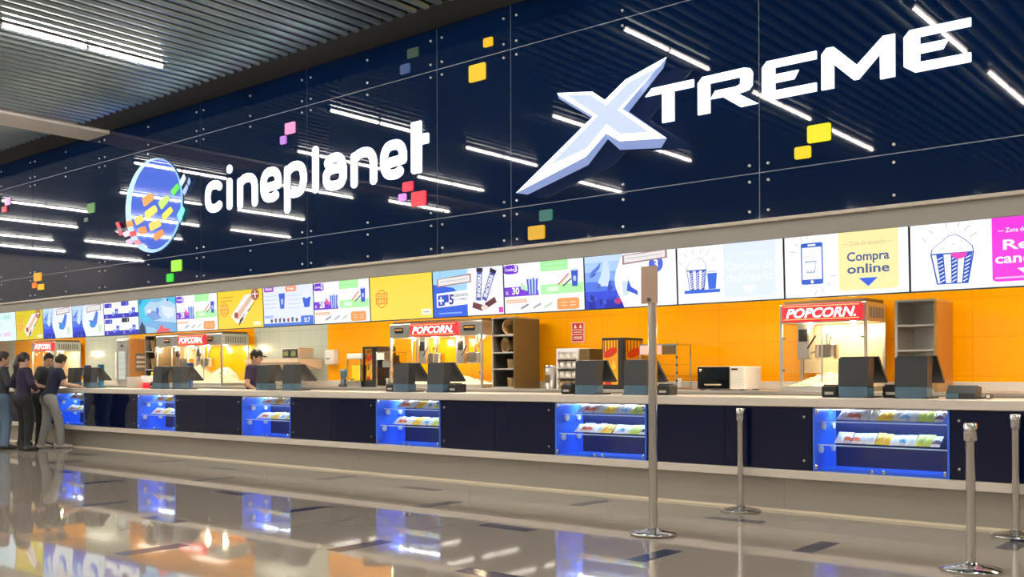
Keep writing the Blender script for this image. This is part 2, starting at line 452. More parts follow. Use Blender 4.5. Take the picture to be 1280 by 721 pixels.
# ================================================================== signs on the glass wall
t = thing('cinema_sign', 'lit white XTREME lettering with a big faceted X on the navy glass wall', 'sign', (-5.0, 8.82, 3.9))
def letter(pts, y0=8.882, y1=8.905, m=M_LETTER, name='letter', par=t):
    ox, oy, oz = par.location
    k = 8.882/8.82; pts = [(x*k, 1.3+(z-1.3)*k) for x, z in pts]
    return MB().prism([(x-ox, z-oz) for x, z in pts], y0-oy, y1-oy).build(name, m, par)
letter([(-5.531, 4.183), (-5.45, 4.258), (-4.962, 4.258), (-4.962, 4.182), (-5.189, 4.182), (-5.189, 3.878), (-5.327, 3.878), (-5.327, 4.183)])
letter([(-4.914, 3.888), (-4.914, 4.205), (-4.862, 4.26), (-4.405, 4.263), (-4.345, 4.245), (-4.32, 4.204), (-4.325, 4.08), (-4.358, 4.04), (-4.47, 4.023), (-4.265, 3.893), (-4.447, 3.889), (-4.637, 4.021), (-4.771, 4.023), (-4.721, 4.097), (-4.487, 4.097), (-4.449, 4.115), (-4.447, 4.17), (-4.465, 4.181), (-4.78, 4.181), (-4.78, 3.888)])
letter([(-4.222, 4.221), (-4.173, 4.275), (-3.682, 4.273), (-3.682, 4.2), (-4.091, 4.201), (-4.091, 4.134), (-3.855, 4.134), (-3.901, 4.056), (-4.091, 4.056), (-4.091, 3.983), (-3.683, 3.981), (-3.683, 3.902), (-4.165, 3.9), (-4.223, 3.955)])
letter([(-3.634, 3.899), (-3.633, 4.225), (-3.587, 4.277), (-3.517, 4.275), (-3.304, 4.067), (-3.071, 4.276), (-2.969, 4.274), (-2.97, 3.899), (-3.097, 3.898), (-3.099, 4.125), (-3.29, 3.937), (-3.335, 3.937), (-3.518, 4.115), (-3.518, 3.899)])
letter([(-2.893, 4.218), (-2.843, 4.273), (-2.342, 4.27), (-2.342, 4.198), (-2.757, 4.199), (-2.757, 4.132), (-2.52, 4.13), (-2.566, 4.055), (-2.757, 4.054), (-2.757, 3.981), (-2.343, 3.977), (-2.343, 3.9), (-2.80, 3.9), (-2.892, 3.965)])
XF = [(-5.158, 4.479), (-5.649, 4.345), (-5.908, 4.179), (-6.07, 4.298), (-6.539, 4.369), (-6.519, 4.342), (-6.063, 4.032), (-7.126, 3.346), (-6.155, 3.619), (-5.896, 3.826), (-5.725, 3.718), (-5.162, 3.662), (-5.69, 4.046)]
XB = [(-5.321, 4.446), (-5.754, 4.366), (-6.01, 4.206), (-6.202, 4.336), (-6.67, 4.394), (-6.67, 4.375), (-6.19, 4.059), (-7.119, 3.355), (-6.27, 3.577), (-6.011, 3.82), (-5.858, 3.682), (-5.35, 3.627), (-5.742, 4.069)]
XI = [(-5.238, 4.402), (-5.617, 4.304), (-5.891, 4.119), (-6.09, 4.266), (-6.408, 4.324), (-6.002, 4.027), (-6.642, 3.592), (-6.153, 3.701), (-5.889, 3.923), (-5.718, 3.79), (-5.365, 3.756), (-5.748, 4.049)]
lo = lambda L: [(x+5.0, z-3.9) for x, z in L]
M_XSIDE = noisy('lit_brushed_side', (.3, .36, .5), (.4, .46, .6), 6, (.4, .5), 0, (8, 1, 1))
xs = mat('x_letter_side', (.12, .14, .2), .4, 0, srgb(150, 172, 228), .8)
xf = mat('x_letter_face', (.1, .12, .15), .4, 0, srgb(196, 212, 246), .9)
f1 = MB().loft(lo(XF), 8.64-8.82, lo(XB), 8.84-8.82).build('letter_x', xs, t)
II = [XI[i] for i in (0, 1, 2, 3, 4, 4, 5, 6, 7, 8, 9, 10, 11)]
rim = MB()
n = len(XF); A = [(x, -.185, z) for x, z in lo(XF)]+[(x, -.185, z) for x, z in lo(II)]
rim.add(A, [[i, (i+1) % n, (i+1) % n+n, i+n] for i in range(n)])
rim.build('rim', mat('x_letter_rim', (.2, .2, .2), .4, 0, (.92, .96, 1), 2.2), f1)
MB().prism(lo(XI), -.188, -.182).build('face', xf, f1)

# the word in rounded lower-case letters
t = thing('cinema_name_sign', 'lit white rounded lower-case cineplanet lettering on the navy glass wall', 'sign', (-11.2, 8.84, 3.8))
def arc(cx, cz, rx, rz, a0, a1, n=22, e=2.6):
    out = []
    for i in range(n+1):
        q = math.radians(a0+(a1-a0)*i/n); cc, ss = math.cos(q), math.sin(q)
        out.append((cx+rx*math.copysign(abs(cc)**(2/e), cc), cz+rz*math.copysign(abs(ss)**(2/e), ss)))
    return out
H = .067
def word(x0, x1, z0=3.812, z1=4.31):
    return (x0+x1)/2+11.2, (z0+z1)/2-3.8, (x1-x0)/2-H, (z1-z0)/2-H
def L_(paths): strokes_mesh('letter', [[((x-11.2)*1.007+11.2, (z+2.5)*1.007-2.5) for x, z in pa] for pa in paths], H, .04, .062, M_LETTER, t)
cx, cz, rx, rz = word(-13.58, -13.09); L_([arc(cx, cz, rx, rz, 48, 312)])
cx = -12.935+11.2; L_([[(cx, 3.81+H-3.8), (cx, 4.30-H-3.8)], [(cx, 4.43-3.8), (cx, 4.432-3.8)]])
def en(x0, x1):
    cx, cz, rx, rz = word(x0, x1, 3.79, 4.31); b = 3.79+H-3.8
    L_([[(cx-rx, b), (cx-rx, cz+rz*.8)], [(cx-rx, cz+rz*.72)]+arc(cx, cz, rx, rz, 128, 90, 6)+arc(cx, cz, rx, rz, 88, 0, 12)+[(cx+rx, b)]])
def ee(x0, x1):
    cx, cz, rx, rz = word(x0, x1, 3.808, 4.325)
    L_([[(cx-rx, cz-.04), (cx+rx, cz-.015)]+arc(cx, cz, rx, rz, 0, 305, 26)])
en(-12.731, -12.231); ee(-12.154, -11.666); en(-10.158, -9.644); ee(-9.576, -9.085)
cx, cz, rx, rz = word(-11.592, -11.093, 3.812, 4.33); L_([[(cx-rx, 3.605+H-3.8), (cx-rx, cz+rz*.8)], [(cx-rx, cz+rz*.7)]+arc(cx, cz, rx, rz, 130, -95, 22)+[(cx-rx*.3, cz-rz)]])
cx = -10.895+11.2; L_([[(cx, 3.82+H-3.8), (cx, 4.48-H-3.8)]])
cx, cz, rx, rz = word(-10.733, -10.248, 3.815, 4.325); L_([arc(cx, cz, rx, rz, 142, 0, 16)+[(cx+rx, cz-rz*.6)], [(cx+rx, cz-rz*.55)]+arc(cx, cz-rz*.42, rx, rz*.6, -40, -180, 12)+arc(cx, cz-rz*.42, rx, rz*.62, 180, 92, 8)+[(cx+rx, cz+rz*.18)]])
tp = [(-9.0, 3.86), (-8.97, 3.832), (-8.83, 3.832), (-8.822, 3.84), (-8.822, 4.185), (-8.705, 4.185), (-8.697, 4.193), (-8.697, 4.305), (-8.705, 4.313), (-8.822, 4.313), (-8.822, 4.478), (-8.83, 4.486), (-8.992, 4.486), (-9.0, 4.478)]
MB().prism([((x)*1.007+11.2, (z-1.3)*1.007+1.3-3.8) for x, z in tp], .04, .062).build('letter', M_LETTER, t)

# planet disc of the logo
t = thing('planet_sign', 'round lit blue planet disc with coloured mosaic squares left of the lettering', 'sign', (-15.19, 8.882, 4.135))
t.scale = (1.016, .3, 1.016)
disc = lambda cx, cz, rx, rz: [(cx+rx*math.cos(2*PI*i/64), cz+rz*math.sin(2*PI*i/64)) for i in range(64)]
MB().prism(disc(0, 0, .85, .77), -.05, .06).build('disc', mat('planet_rim', (.05, .08, .12), .4, 0, srgb(150, 200, 255), 1.1), t)
MB().prism(disc(.09, .008, .755, .735), -.056, -.049).build('disc_face', mat('planet_face', (.01, .01, .04), .03, 0, srgb(78, 112, 222), 1.0), t)
TI = [((255, 150, 0), [(-15.261, 4.248), (-14.947, 4.301), (-14.89, 4.18), (-15.188, 4.085)]), ((190, 240, 90), [(-14.768, 4.115), (-14.502, 4.21), (-14.397, 4.135), (-14.656, 3.981)]),
      ((10, 225, 20), [(-14.387, 4.259), (-14.184, 4.365), (-14.117, 4.275), (-14.306, 4.157)]), ((255, 240, 80), [(-15.174, 4.006), (-14.853, 4.091), (-14.773, 3.976), (-15.116, 3.866)]),
      ((255, 240, 0), [(-14.651, 3.9), (-14.388, 4.014), (-14.32, 3.927), (-14.596, 3.793)]), ((250, 215, 90), [(-15.508, 3.938), (-15.262, 3.969), (-15.189, 3.866), (-15.434, 3.805)]),
      ((252, 215, 80), [(-15.054, 3.801), (-14.712, 3.843), (-14.666, 3.724), (-14.997, 3.667)]), ((255, 140, 20), [(-15.775, 3.892), (-15.583, 3.914), (-15.524, 3.814), (-15.71, 3.796)]),
      ((255, 140, 20), [(-15.385, 3.756), (-15.165, 3.774), (-15.093, 3.664), (-15.326, 3.639)]), ((255, 140, 20), [(-14.925, 3.597), (-14.629, 3.675), (-14.574, 3.577), (-14.845, 3.493)]),
      ((250, 30, 30), [(-15.659, 3.717), (-15.484, 3.732), (-15.425, 3.643), (-15.594, 3.627)]), ((250, 215, 235), [(-15.888, 3.726), (-15.725, 3.75), (-15.644, 3.658), (-15.812, 3.647)]),
      ((250, 140, 150), [(-15.525, 3.553), (-15.361, 3.572), (-15.273, 3.479), (-15.445, 3.484)]), ((245, 190, 235), [(-15.786, 3.584), (-15.609, 3.608), (-15.535, 3.517), (-15.711, 3.517)]),
      ((215, 10, 70), [(-16.12, 3.921), (-16.016, 3.932), (-15.939, 3.823), (-16.042, 3.82)]), ((215, 10, 60), [(-16.053, 3.768), (-15.939, 3.783), (-15.878, 3.685), (-15.981, 3.689)]),
      ((215, 235, 255), [(-14.139, 4.365), (-14.005, 4.49), (-13.948, 4.402), (-14.072, 4.29)]), ((140, 175, 245), [(-13.904, 4.335), (-13.852, 4.414), (-13.817, 4.336), (-13.865, 4.269)]),
      ((160, 190, 250), [(-14.05, 4.206), (-13.918, 4.317), (-13.887, 4.247), (-13.984, 4.136)]), ((110, 240, 230), [(-14.208, 3.853), (-14.051, 3.989), (-13.972, 3.914), (-14.11, 3.719)])]
for c_, q in TI:
    MB().prism(rquad([(x+14.95, z-4.09) for x, z in q]), -.09, -.06).build('mosaic_tile', emis(*c_), t)

# small coloured squares scattered over the wall
SQ = [(-7.758, 5.255, .139, .105, (245, 190, 0), 'small amber glowing square at the top of the wall, above a yellow one'),
      (-7.933, 4.927, .258, .202, (255, 200, 0), 'large yellow glowing square high on the wall left of the faceted X'),
      (-9.169, 5.217, .176, .123, (8, 62, 118), 'dim blue square high on the wall under a dim green one'),
      (-9.023, 5.392, .20, .122, (0, 48, 36), 'dim dark green square touching the top of the glass wall'),
      (-11.535, 4.84, .22, .161, (245, 150, 205), 'pink glowing square above the letters of the lower-case name'),
      (-11.693, 4.692, .13, .116, (195, 120, 225), 'tiny lilac square under the pink one above the lower-case name'),
      (-9.125, 3.703, .19, .123, (235, 0, 70), 'crimson square under the end of the lower-case name'),
      (-9.228, 3.576, .133, .093, (225, 150, 240), 'small lilac square beside a red one under the lower-case name'),
      (-8.931, 3.526, .257, .182, (245, 35, 65), 'larger red square under the last letter of the lower-case name'),
      (-6.894, 3.099, .184, .127, (0, 100, 92), 'teal square below the foot of the faceted X'),
      (-7.034, 2.917, .233, .156, (225, 170, 0), 'mustard yellow square just above the beige bulkhead band'),
      (-3.686, 3.526, .222, .163, (255, 235, 0), 'bright lemon yellow square under the XTREME lettering'),
      (-3.845, 3.368, .157, .113, (250, 215, 0), 'smaller golden square under the lemon one below XTREME'),
      (-14.498, 3.08, .283, .182, (160, 240, 40), 'lime green square under the planet disc'),
      (-14.688, 2.897, .191, .131, (0, 215, 30), 'small bright green square close to the bulkhead under the planet disc'),
      (-19.383, 3.217, .303, .155, (250, 165, 10), 'largest of three orange squares clustered far along the wall'),
      (-19.518, 3.062, .17, .109, (235, 120, 10), 'smallest, darkest orange square of the far cluster of three'),
      (-19.25, 3.015, .233, .108, (250, 190, 0), 'lowest yellow-orange square of the far cluster of three'),
      (-20.695, 4.836, .22, .146, (250, 170, 220), 'pale pink square at the far end of the wall'),
      (-20.843, 4.69, .222, .114, (200, 20, 60), 'dark red square under the pale pink one at the far end'),
      (-17.284, 4.323, .262, .173, (45, 120, 15), 'olive green square left of the planet disc'),
      (-17.46, 4.131, .147, .073, (5, 60, 55), 'tiny dim teal square beneath the olive green one')]
for x, z, w_, h_, c_, lab in SQ:
    o = MB().prism(rrect(x-w_/2, z-h_/2, x+w_/2, z+h_/2, .018), 8.878, 8.9).build('sign_square', emis(*c_))
    tag(o, lab, 'wall light', 'coloured squares on the glass wall')
# ================================================================== menu screens over the counter
SW, SH = 1.209, .685
class Screen:
    def __init__(s): s.mb = MB(); s.cols = []; s.n = 0
    def ci(s, c):
        if c not in s.cols: s.cols.append(c)
        return s.cols.index(c)
    def P(s, u, v): v = min(v, 1.105); return ((u-.5)*(SW-.02), v*.607+.012)
    def poly(s, pts, c):
        s.n += 1; y = -.001-.0004*s.n; s.mb.mat(s.ci(c))
        s.mb.add([(s.P(u, v)[0], y, s.P(u, v)[1]) for u, v in pts], [list(range(len(pts)))])
    def rect(s, u0, v0, u1, v1, c): s.poly([(u0, v0), (u1, v0), (u1, v1), (u0, v1)], c)
    def rr(s, u0, v0, u1, v1, c, r=.03):
        a = 1.97
        pts = [(x/1, z*1) for x, z in rrect(u0, v0, u1, v1, min(r, (u1-u0)/2.01, (v1-v0)/2.01))]
        s.poly(pts, c)
    def ell(s, u, v, ru, rv, c, n=28): s.poly([(u+ru*math.cos(2*PI*i/n), v+rv*math.sin(2*PI*i/n)) for i in range(n)], c)
    def ring(s, u, v, ru, rv, wu, wv, c, n=28):
        s.n += 1; y = -.001-.0004*s.n; s.mb.mat(s.ci(c)); vs = []
        for k in (0, 1):
            for i in range(n):
                q = s.P(u+(ru-k*wu)*math.cos(2*PI*i/n), v+(rv-k*wv)*math.sin(2*PI*i/n)); vs.append((q[0], y, q[1]))
        s.mb.add(vs, [[i, (i+1) % n, (i+1) % n+n, i+n] for i in range(n)])
    def line(s, a, b, w, c):
        du, dv = (b[0]-a[0])*1.97, b[1]-a[1]; l = math.hypot(du, dv); nx, nz = -dv/l*w/1.97, du/l*w
        s.poly([(a[0]-nx, a[1]-nz), (b[0]-nx, b[1]-nz), (b[0]+nx, b[1]+nz), (a[0]+nx, a[1]+nz)], c)
    def text(s, body, u, v, size, c, weight=.02, align='CENTER', shear=0, width=None):
        s.n += 1; y = -.001-.0004*s.n; s.mb.mat(s.ci(c)); q = s.P(u, v)
        s.mb.text(body, size, (q[0], y, q[1]), weight, shear, align, width=width)
    def rtext(s, body, a, b, size, c, weight=.03):
        """lettering running from a to b along a slanted line"""
        s.n += 1; y = -.001-.0004*s.n; s.mb.mat(s.ci(c)); vs, fs, w = text_mesh(body, weight, 0)
        A = Vector(s.P(*a)); d = Vector(s.P(*b))-A; k = d.length/w; d.normalize(); n = Vector((-d.y, d.x))
        s.mb.add([((A+d*v[0]*k+n*(v[1]-.36)*size).x, y, (A+d*v[0]*k+n*(v[1]-.36)*size).y) for v in vs], fs)
WHT = (252, 252, 255)
def cup(S, u, v0, v1, w_, c=(55, 90, 205), lid=True):
    S.poly([(u-w_*.38, v0), (u+w_*.38, v0), (u+w_*.5, v1), (u-w_*.5, v1)], c)
    S.ell(u, (v0+v1)/2, w_*.22, (v1-v0)*.18, (190, 205, 250), 14)
    if lid: S.poly([(u-w_*.55, v1), (u+w_*.55, v1), (u+w_*.4, v1+.05), (u-w_*.4, v1+.05)], (225, 230, 245))
def tub(S, u, v0, v1, w_, c=(60, 95, 210)):
    S.poly([(u-w_*.38, v0), (u+w_*.38, v0), (u+w_*.5, v1), (u-w_*.5, v1)], c)
    for k in (-.25, 0, .25): S.poly([(u+w_*(k-.05)*.9, v0), (u+w_*(k+.05)*.9, v0), (u+w_*(k+.06)*1.1, v1), (u+w_*(k-.06)*1.1, v1)], (200, 214, 250))
    for k in range(7): S.ell(u+w_*(-.42+.14*k), v1+.02+.03*math.sin(k*2.1)+.03*(1-abs(k-3)/3), w_*.13, .05, (250, 250, 246), 10)
def combo(S, price, orange, pal=(120, 50, 215)):
    S.rect(0, 0, 1, 1.12, WHT)
    S.rr(-.0, .78, .19, .96, pal, .05); S.text('Combo', .012, .845, .05, WHT, .02, 'LEFT'); S.text('3', .155, .82, .105, WHT, .03)
    for k in range(3): S.rect(.02, .68-.06*k, .17, .7-.06*k, (232, 232, 240))
    S.poly([(0, .33), (.45, .33), (.43, .47), (.3, .47), (.22, .52), (0, .52)], pal)
    S.text('S/.', .02, .38, .05, WHT, .02, 'LEFT'); S.text(price, .15, .375, .115, WHT, .03)
    S.poly([(.22, .62), (.29, .5), (.33, .52), (.31, .42), (.22, .47)], (190, 240, 195) if orange else (245, 80, 160))
    tub(S, .37, .35, .68, .15)
    S.rr(.48, .78, .82, 1.0, (170, 245, 165), .02)
    for k in range(2): S.rect(.51, .90-.08*k, .79, .915-.08*k, (215, 252, 212))
    S.rect(.48, .33, 1, .52, (178, 245, 172)); S.rect(.56, .38, .7, .47, (225, 252, 220))
    cup(S, .90, .45, .75, .085)
    S.line((.70, .5), (.83, .7), .012, (205, 70, 70)); S.line((.72, .49), (.85, .68), .012, (250, 215, 170)); S.line((.76, .47), (.86, .6), .014, (60, 80, 60))
    S.rect(.03, .2, .3, .27, (250, 185, 150)); S.rect(.04, .225, .28, .245, (253, 225, 210))
    for u, c_ in ((.27, (150, 150, 165)), (.43, (170, 175, 190)), (.57, (195, 215, 195))): S.line((u-.05, .08), (u+.05, .16), .022, c_)
    S.rr(.68, .02, .95, .24, (250, 160, 90), .04)
    for a in (.73, .84):
        for k in range(2): S.rect(a, .15-.06*k, a+.07, .165-.06*k, (254, 225, 200))
def hotdog(S, y=(250, 214, 60)):
    S.rect(0, 0, 1, 1.12, y)
    for k in range(2): S.rect(.06, .80-.09*k, .36-.03*k, .83-.09*k, (222, 170, 60))
    stamp(S, .15, .5, .085)
    S.poly([(.30, .32), (.42, .12), (.55, .14), (.86, .78), (.80, .88), (.62, .84)], (242, 238, 236))
    S.poly([(.36, .28), (.46, .22), (.80, .76), (.74, .82)], (225, 190, 165))
    S.poly([(.46, .05), (.58, .24), (.90, .74), (.74, .52), (.50, .22)], (45, 30, 30))
    S.poly([(.56, .26), (.60, .25), (.70, .42), (.65, .42)], (235, 230, 235))
    S.ell(.42, .34, .045, .075, (170, 60, 55)); S.ell(.85, .84, .085, .15, (135, 25, 25)); S.ring(.85, .84, .07, .125, .008, .016, (225, 180, 150))
    S.rect(.835, .75, .865, .93, (240, 225, 215)); S.rect(.79, .83, .91, .87, (240, 225, 215))
    S.rr(.80, .05, .96, .15, (250, 240, 200), .02)
def stamp(S, u, v, r, c=(240, 150, 40)):
    S.ring(u, v, r, r*2.3, r*.18, r*.3, c); S.rect(u-r*1.1, v-.12, u+r*1.1, v+.13, c)
    S.rect(u-r*.9, v+.02, u+r*.9, v+.1, (250, 222, 100)); S.rect(u-r*.8, v-.09, u+r*.8, v-.02, (250, 222, 100))
    for k in (-.5, 0, .5): S.rect(u+r*(k-.13), v+.03, u+r*(k+.13), v+.09, c); S.rect(u+r*(k-.13), v-.08, u+r*(k+.13), v-.03, c)
def sea(S, u1):
    edge = lambda v: u1-.10*max(0, math.sin(min(v, 1)*PI))**1.2
    L_ = [(0, (28, 45, 195)), (.16, (45, 75, 222)), (.32, (80, 120, 235)), (.5, (130, 170, 245)), (.68, (175, 208, 250)), (.86, (200, 224, 252))]
    for k, (v, c) in enumerate(L_):
        top = L_[k+1][0] if k < 5 else 1.12
        S.poly([(0, v), (edge(v), v), (edge((v+top)/2), (v+top)/2), (edge(top), top), (0, top)], c)
    S.poly([(u1*.30, .42), (u1*.42, .62), (u1*.5, .86), (u1*.62, .88), (u1*.66, .60), (u1*.60, .40)], (208, 228, 252))
    S.poly([(.05, .60), (.08, .70), (.13, .76), (.19, .86), (.17, .74), (.12, .66), (.08, .58)], (85, 120, 225)); S.poly([(.07, .58), (.12, .62), (.13, .66), (.09, .63)], (45, 80, 150))
    S.poly([(u1*.58, .33), (u1*.62, .48), (u1*.70, .52), (u1*.66, .44), (u1*.74, .38), (u1*.66, .30)], (40, 75, 190)); S.poly([(u1*.28, .38), (u1*.34, .48), (u1*.42, .44), (u1*.38, .36)], (70, 105, 205))
    rnd = random.Random(int(u1*1000))
    for i in range(26):
        a = rnd.uniform(.015, u1-.05); z = rnd.uniform(0, .2); r = rnd.uniform(.012, .03); c = [(18, 32, 165), (40, 62, 205), (70, 100, 225), (25, 40, 150)][i % 4]
        S.poly([(a+r*(1+.35*math.sin(5*q+i))*math.cos(q), z+2*r*(1+.35*math.cos(4*q+i))*math.sin(q)) for q in [2*PI*t/11 for t in range(11)] if z+2*r*1.35*math.sin(q) > -5] if z > .09 else [(a-r, 0), (a+r, 0), (a+r*.7, z+.08), (a, z+.13), (a-r*.6, z+.06)], c)
def plank(S, u0, v0, u1, v1):
    S.line((u0+.05, v1), (u0+.05, 1.1), .006, (150, 150, 160)); S.line((u1-.05, v1), (u1-.05, 1.1), .006, (150, 150, 160))
    S.poly([(u0, v0-.03), (u1, v0+.03), (u1, v1+.03), (u0, v1-.03)], (165, 130, 135)); S.poly([(u0+.02, v0), (u1-.02, v0+.05), (u1-.02, v1), (u0+.02, v1-.04)], (238, 232, 232))
    S.line((u0+.05, (v0+v1)/2-.01), (u1-.05, (v0+v1)/2+.02), .008, (205, 198, 200))
def snack3(S):
    S.rect(0, 0, 1, 1.12, (235, 242, 252)); sea(S, .42)
    plank(S, .5, .76, .95, .95)
    S.poly([(.55, .5), (.66, .32), (.8, .36), (.86, .7), (.8, .78), (.74, .6), (.68, .48)], (80, 120, 220)); S.ell(.68, .36, .1, .1, (50, 140, 225))
    S.rr(.85, .12, .94, .34, (200, 230, 190), .01)
def rays(S, pts, c=(190, 195, 205)):
    for a, b in pts: S.line(a, b, .006, c)
def popbox(S, u, v0, v1, w_, c=(35, 85, 195), pink=False):
    t_ = v0+(v1-v0)*.62
    S.poly([(u-w_*.36, v0), (u+w_*.36, v0), (u+w_*.5, t_), (u-w_*.5, t_)], c)
    S.poly([(u-w_*.33, v0+.015), (u+w_*.33, v0+.015), (u+w_*.465, t_-.01), (u-w_*.465, t_-.01)], WHT)
    top = [(u-w_*.5, t_), (u+w_*.5, t_), (u+w_*.47, t_+.09), (u+w_*.28, t_+.2), (u+w_*.1, v1), (u-w_*.08, v1-.02), (u-w_*.28, t_+.16), (u-w_*.47, t_+.07)]
    S.poly(top, c); S.poly([(u+(a-u)*.95, t_+.008+(b-t_)*.94) for a, b in top], WHT)
    for k in (-.28, .06, .38):
        wd = .085
        S.poly([(u+w_*(k-wd)*.76, v0+.01), (u+w_*(k+wd)*.76, v0+.01), (u+w_*(k+wd), t_), (u+w_*(k-wd), t_)], c)
        for q in range(7):
            z = v0+.03+q*(t_-v0-.06)/7
            S.line((u+w_*(k-.06)*(.8+.03*q), z), (u+w_*(k+.06)*(.8+.03*q), z+.035), .007, WHT)
    if pink: S.poly([(u-w_*.02, t_)]+[(u+w_*.17-w_*.19*math.cos(PI*i/8), t_-.09*math.sin(PI*i/8)) for i in range(9)]+[(u+w_*.36, t_)], (250, 70, 190))
    for a, b in ((-.2, .07), (.05, .12), (.2, .05)): S.line((u+w_*a-.01, t_+b), (u+w_*a+.012, t_+b+.015), .005, (190, 195, 205))
def zone(S, u0, u1, c, lines, tc, sub, arrow, suba):
    S.rr(u0, .07, u1, 1.25, c, .045)
    S.text(sub, (u0+u1)/2, .76, .055, suba, .01, width=(u1-u0)*.82*SW)
    for k, tx in enumerate(lines): S.text(tx, (u0+u1)/2, .52-.19*k, .118, tc, .022, width=min(len(tx)*.066, (u1-u0)*.9*SW))
    m = (u0+u1)/2; S.poly([(m-.075, .25), (m, .12), (m+.075, .25)], arrow)
CONTENT = []
def scr(label):
    def deco(fn): CONTENT.append((fn, label)); return fn
    return deco
@scr('menu screen with a pale washed-out list, farthest along the row')
def _(S):
    S.rect(0, 0, 1, 1.12, (225, 245, 248))
    for u, v, c in ((.1, .75, (150, 225, 225)), (.1, .5, (180, 232, 232)), (.5, .75, (185, 235, 230)), (.1, .15, (220, 205, 240)), (.5, .15, (235, 205, 235))): S.rr(u, v, u+.3, v+.14, c, .02)
@scr('yellow hot dog screen beside the pale farthest screen')
def _(S): hotdog(S, (225, 205, 45))
@scr('blue and white promotion screen next to the far hot dog screen')
def _(S): snack3(S)
@scr('blue and white promotion screen next to the screen of four offers')
def _(S): snack3(S)
@scr('white menu screen split into four offers with blue price bars')
def _(S):
    S.rect(0, 0, 1, 1.12, WHT); B = (45, 45, 190)
    for v in (0, .5): S.rect(0, v, 1, v+.13, B)
    for u, v in ((.02, .82), (.52, .85), (.02, .34), (.52, .36)): S.rr(u, v, u+.22, v+.13, (30, 35, 60) if (u > .4 and v < .5) else (70, 70, 200), .03); S.text('2', u+.17, v+.03, .06, WHT)
    for u, v in ((.40, .14), (.88, .14), (.40, .64), (.90, .64)): cup(S, u, v-.06, v+.13, .1); tub(S, u-.1, v-.07, v+.06, .08)
    for u, v in ((.12, .03), (.62, .03), (.12, .53), (.62, .53)): S.text('12', u, v, .05, WHT)
@scr('cyan ocean picture screen with a pale fish and red coral')
def _(S):
    S.rect(0, 0, 1, 1.12, (80, 200, 235)); S.poly([(0, 0), (1, 0), (1, .35), (.6, .45), (.2, .3), (0, .5)], (120, 175, 225))
    S.poly([(.15, .72), (.35, .95), (.7, 1.0), (.86, .85), (1, .75), (1, .25), (.7, .3), (.4, .35), (.2, .5)], (185, 215, 240))
    S.poly([(.2, .5), (.4, .35), (.62, .4), (.5, .6), (.3, .65)], (120, 160, 225)); S.ell(.52, .62, .035, .1, (70, 110, 215)); S.poly([(.62, .78), (.8, .7), (.97, .66), (.95, .45), (.8, .38), (.68, .5)], (222, 234, 248)); S.poly([(.3, .9), (.5, .86), (.7, .92), (.6, .98), (.42, .97)], (120, 190, 225)); S.poly([(.22, .62), (.3, .7), (.36, .62), (.3, .56)], (235, 240, 250)); S.poly([(.0, .9), (.06, 1.05), (.12, .95), (.05, .8)], (40, 150, 205)); S.poly([(.2, .2), (.45, .12), (.5, .0), (.2, .0)], (160, 205, 232))
    S.ell(.8, .9, .02, .035, (20, 60, 110))
    S.poly([(.45, 0), (.85, 0), (.8, .1), (.68, .12), (.62, .24), (.55, .12)], (240, 95, 105)); S.poly([(0, 0), (.18, 0), (.16, .2), (.08, .35), (.02, .2)], (35, 55, 95))
@scr('white and purple combo menu screen beside the ocean picture screen')
def _(S): combo(S, '28', False)
@scr('bright yellow hot dog screen above the stepped popcorn machine')
def _(S): hotdog(S)
@scr('pale menu screen with a tall blue cup and a price of seven')
def _(S):
    S.rect(0, 0, 1, 1.12, (228, 236, 252))
    S.rr(.02, .86, .22, 1.0, (165, 60, 200), .03); S.text('Bebidas', .12, .905, .055, WHT); S.rr(.46, .83, .68, .97, (240, 160, 115), .03); S.text('Frozen', .57, .875, .055, WHT)
    for k in range(4): S.rect(.03, .75-.1*k, .28, .765-.1*k, (195, 205, 240)); S.rect(.5, .72-.1*k, .76, .735-.1*k, (200, 208, 240))
    S.poly([(.35, .42), (.43, .42), (.455, .8), (.325, .8)], (60, 100, 215)); S.ell(.39, .6, .02, .08, (190, 205, 250)); S.poly([(.83, .42), (.93, .42), (.96, .66), (.8, .66)], (45, 95, 220)); S.ell(.88, .75, .06, .12, (235, 240, 248))
    S.rect(0, 0, 1, .07, (70, 120, 220)); S.rr(.02, .2, .2, .27, (170, 190, 240), .01)
    for k in range(7): S.poly([(.15+.085*k, .09), (.185+.085*k, .09), (.19+.085*k, .17+.02*(k % 3)), (.145+.085*k, .17+.02*(k % 2))], ((50, 60, 110), (150, 60, 90), (60, 90, 90))[k % 3])
    S.rr(.76, .02, 1.0, .22, (60, 115, 225), .03); S.text('S/.7', .88, .065, .09, WHT, .03)
@scr('white and purple combo menu screen between the pale drinks screen and the plain yellow one')
def _(S): combo(S, '28', False)
@scr('plain yellow screen carrying only an orange round stamp')
def _(S):
    S.rect(0, 0, 1, 1.12, (253, 222, 80)); stamp(S, .19, .48, .09); S.rr(.83, .07, .98, .2, (252, 245, 215), .02); S.rect(.86, .12, .95, .15, (190, 180, 190))
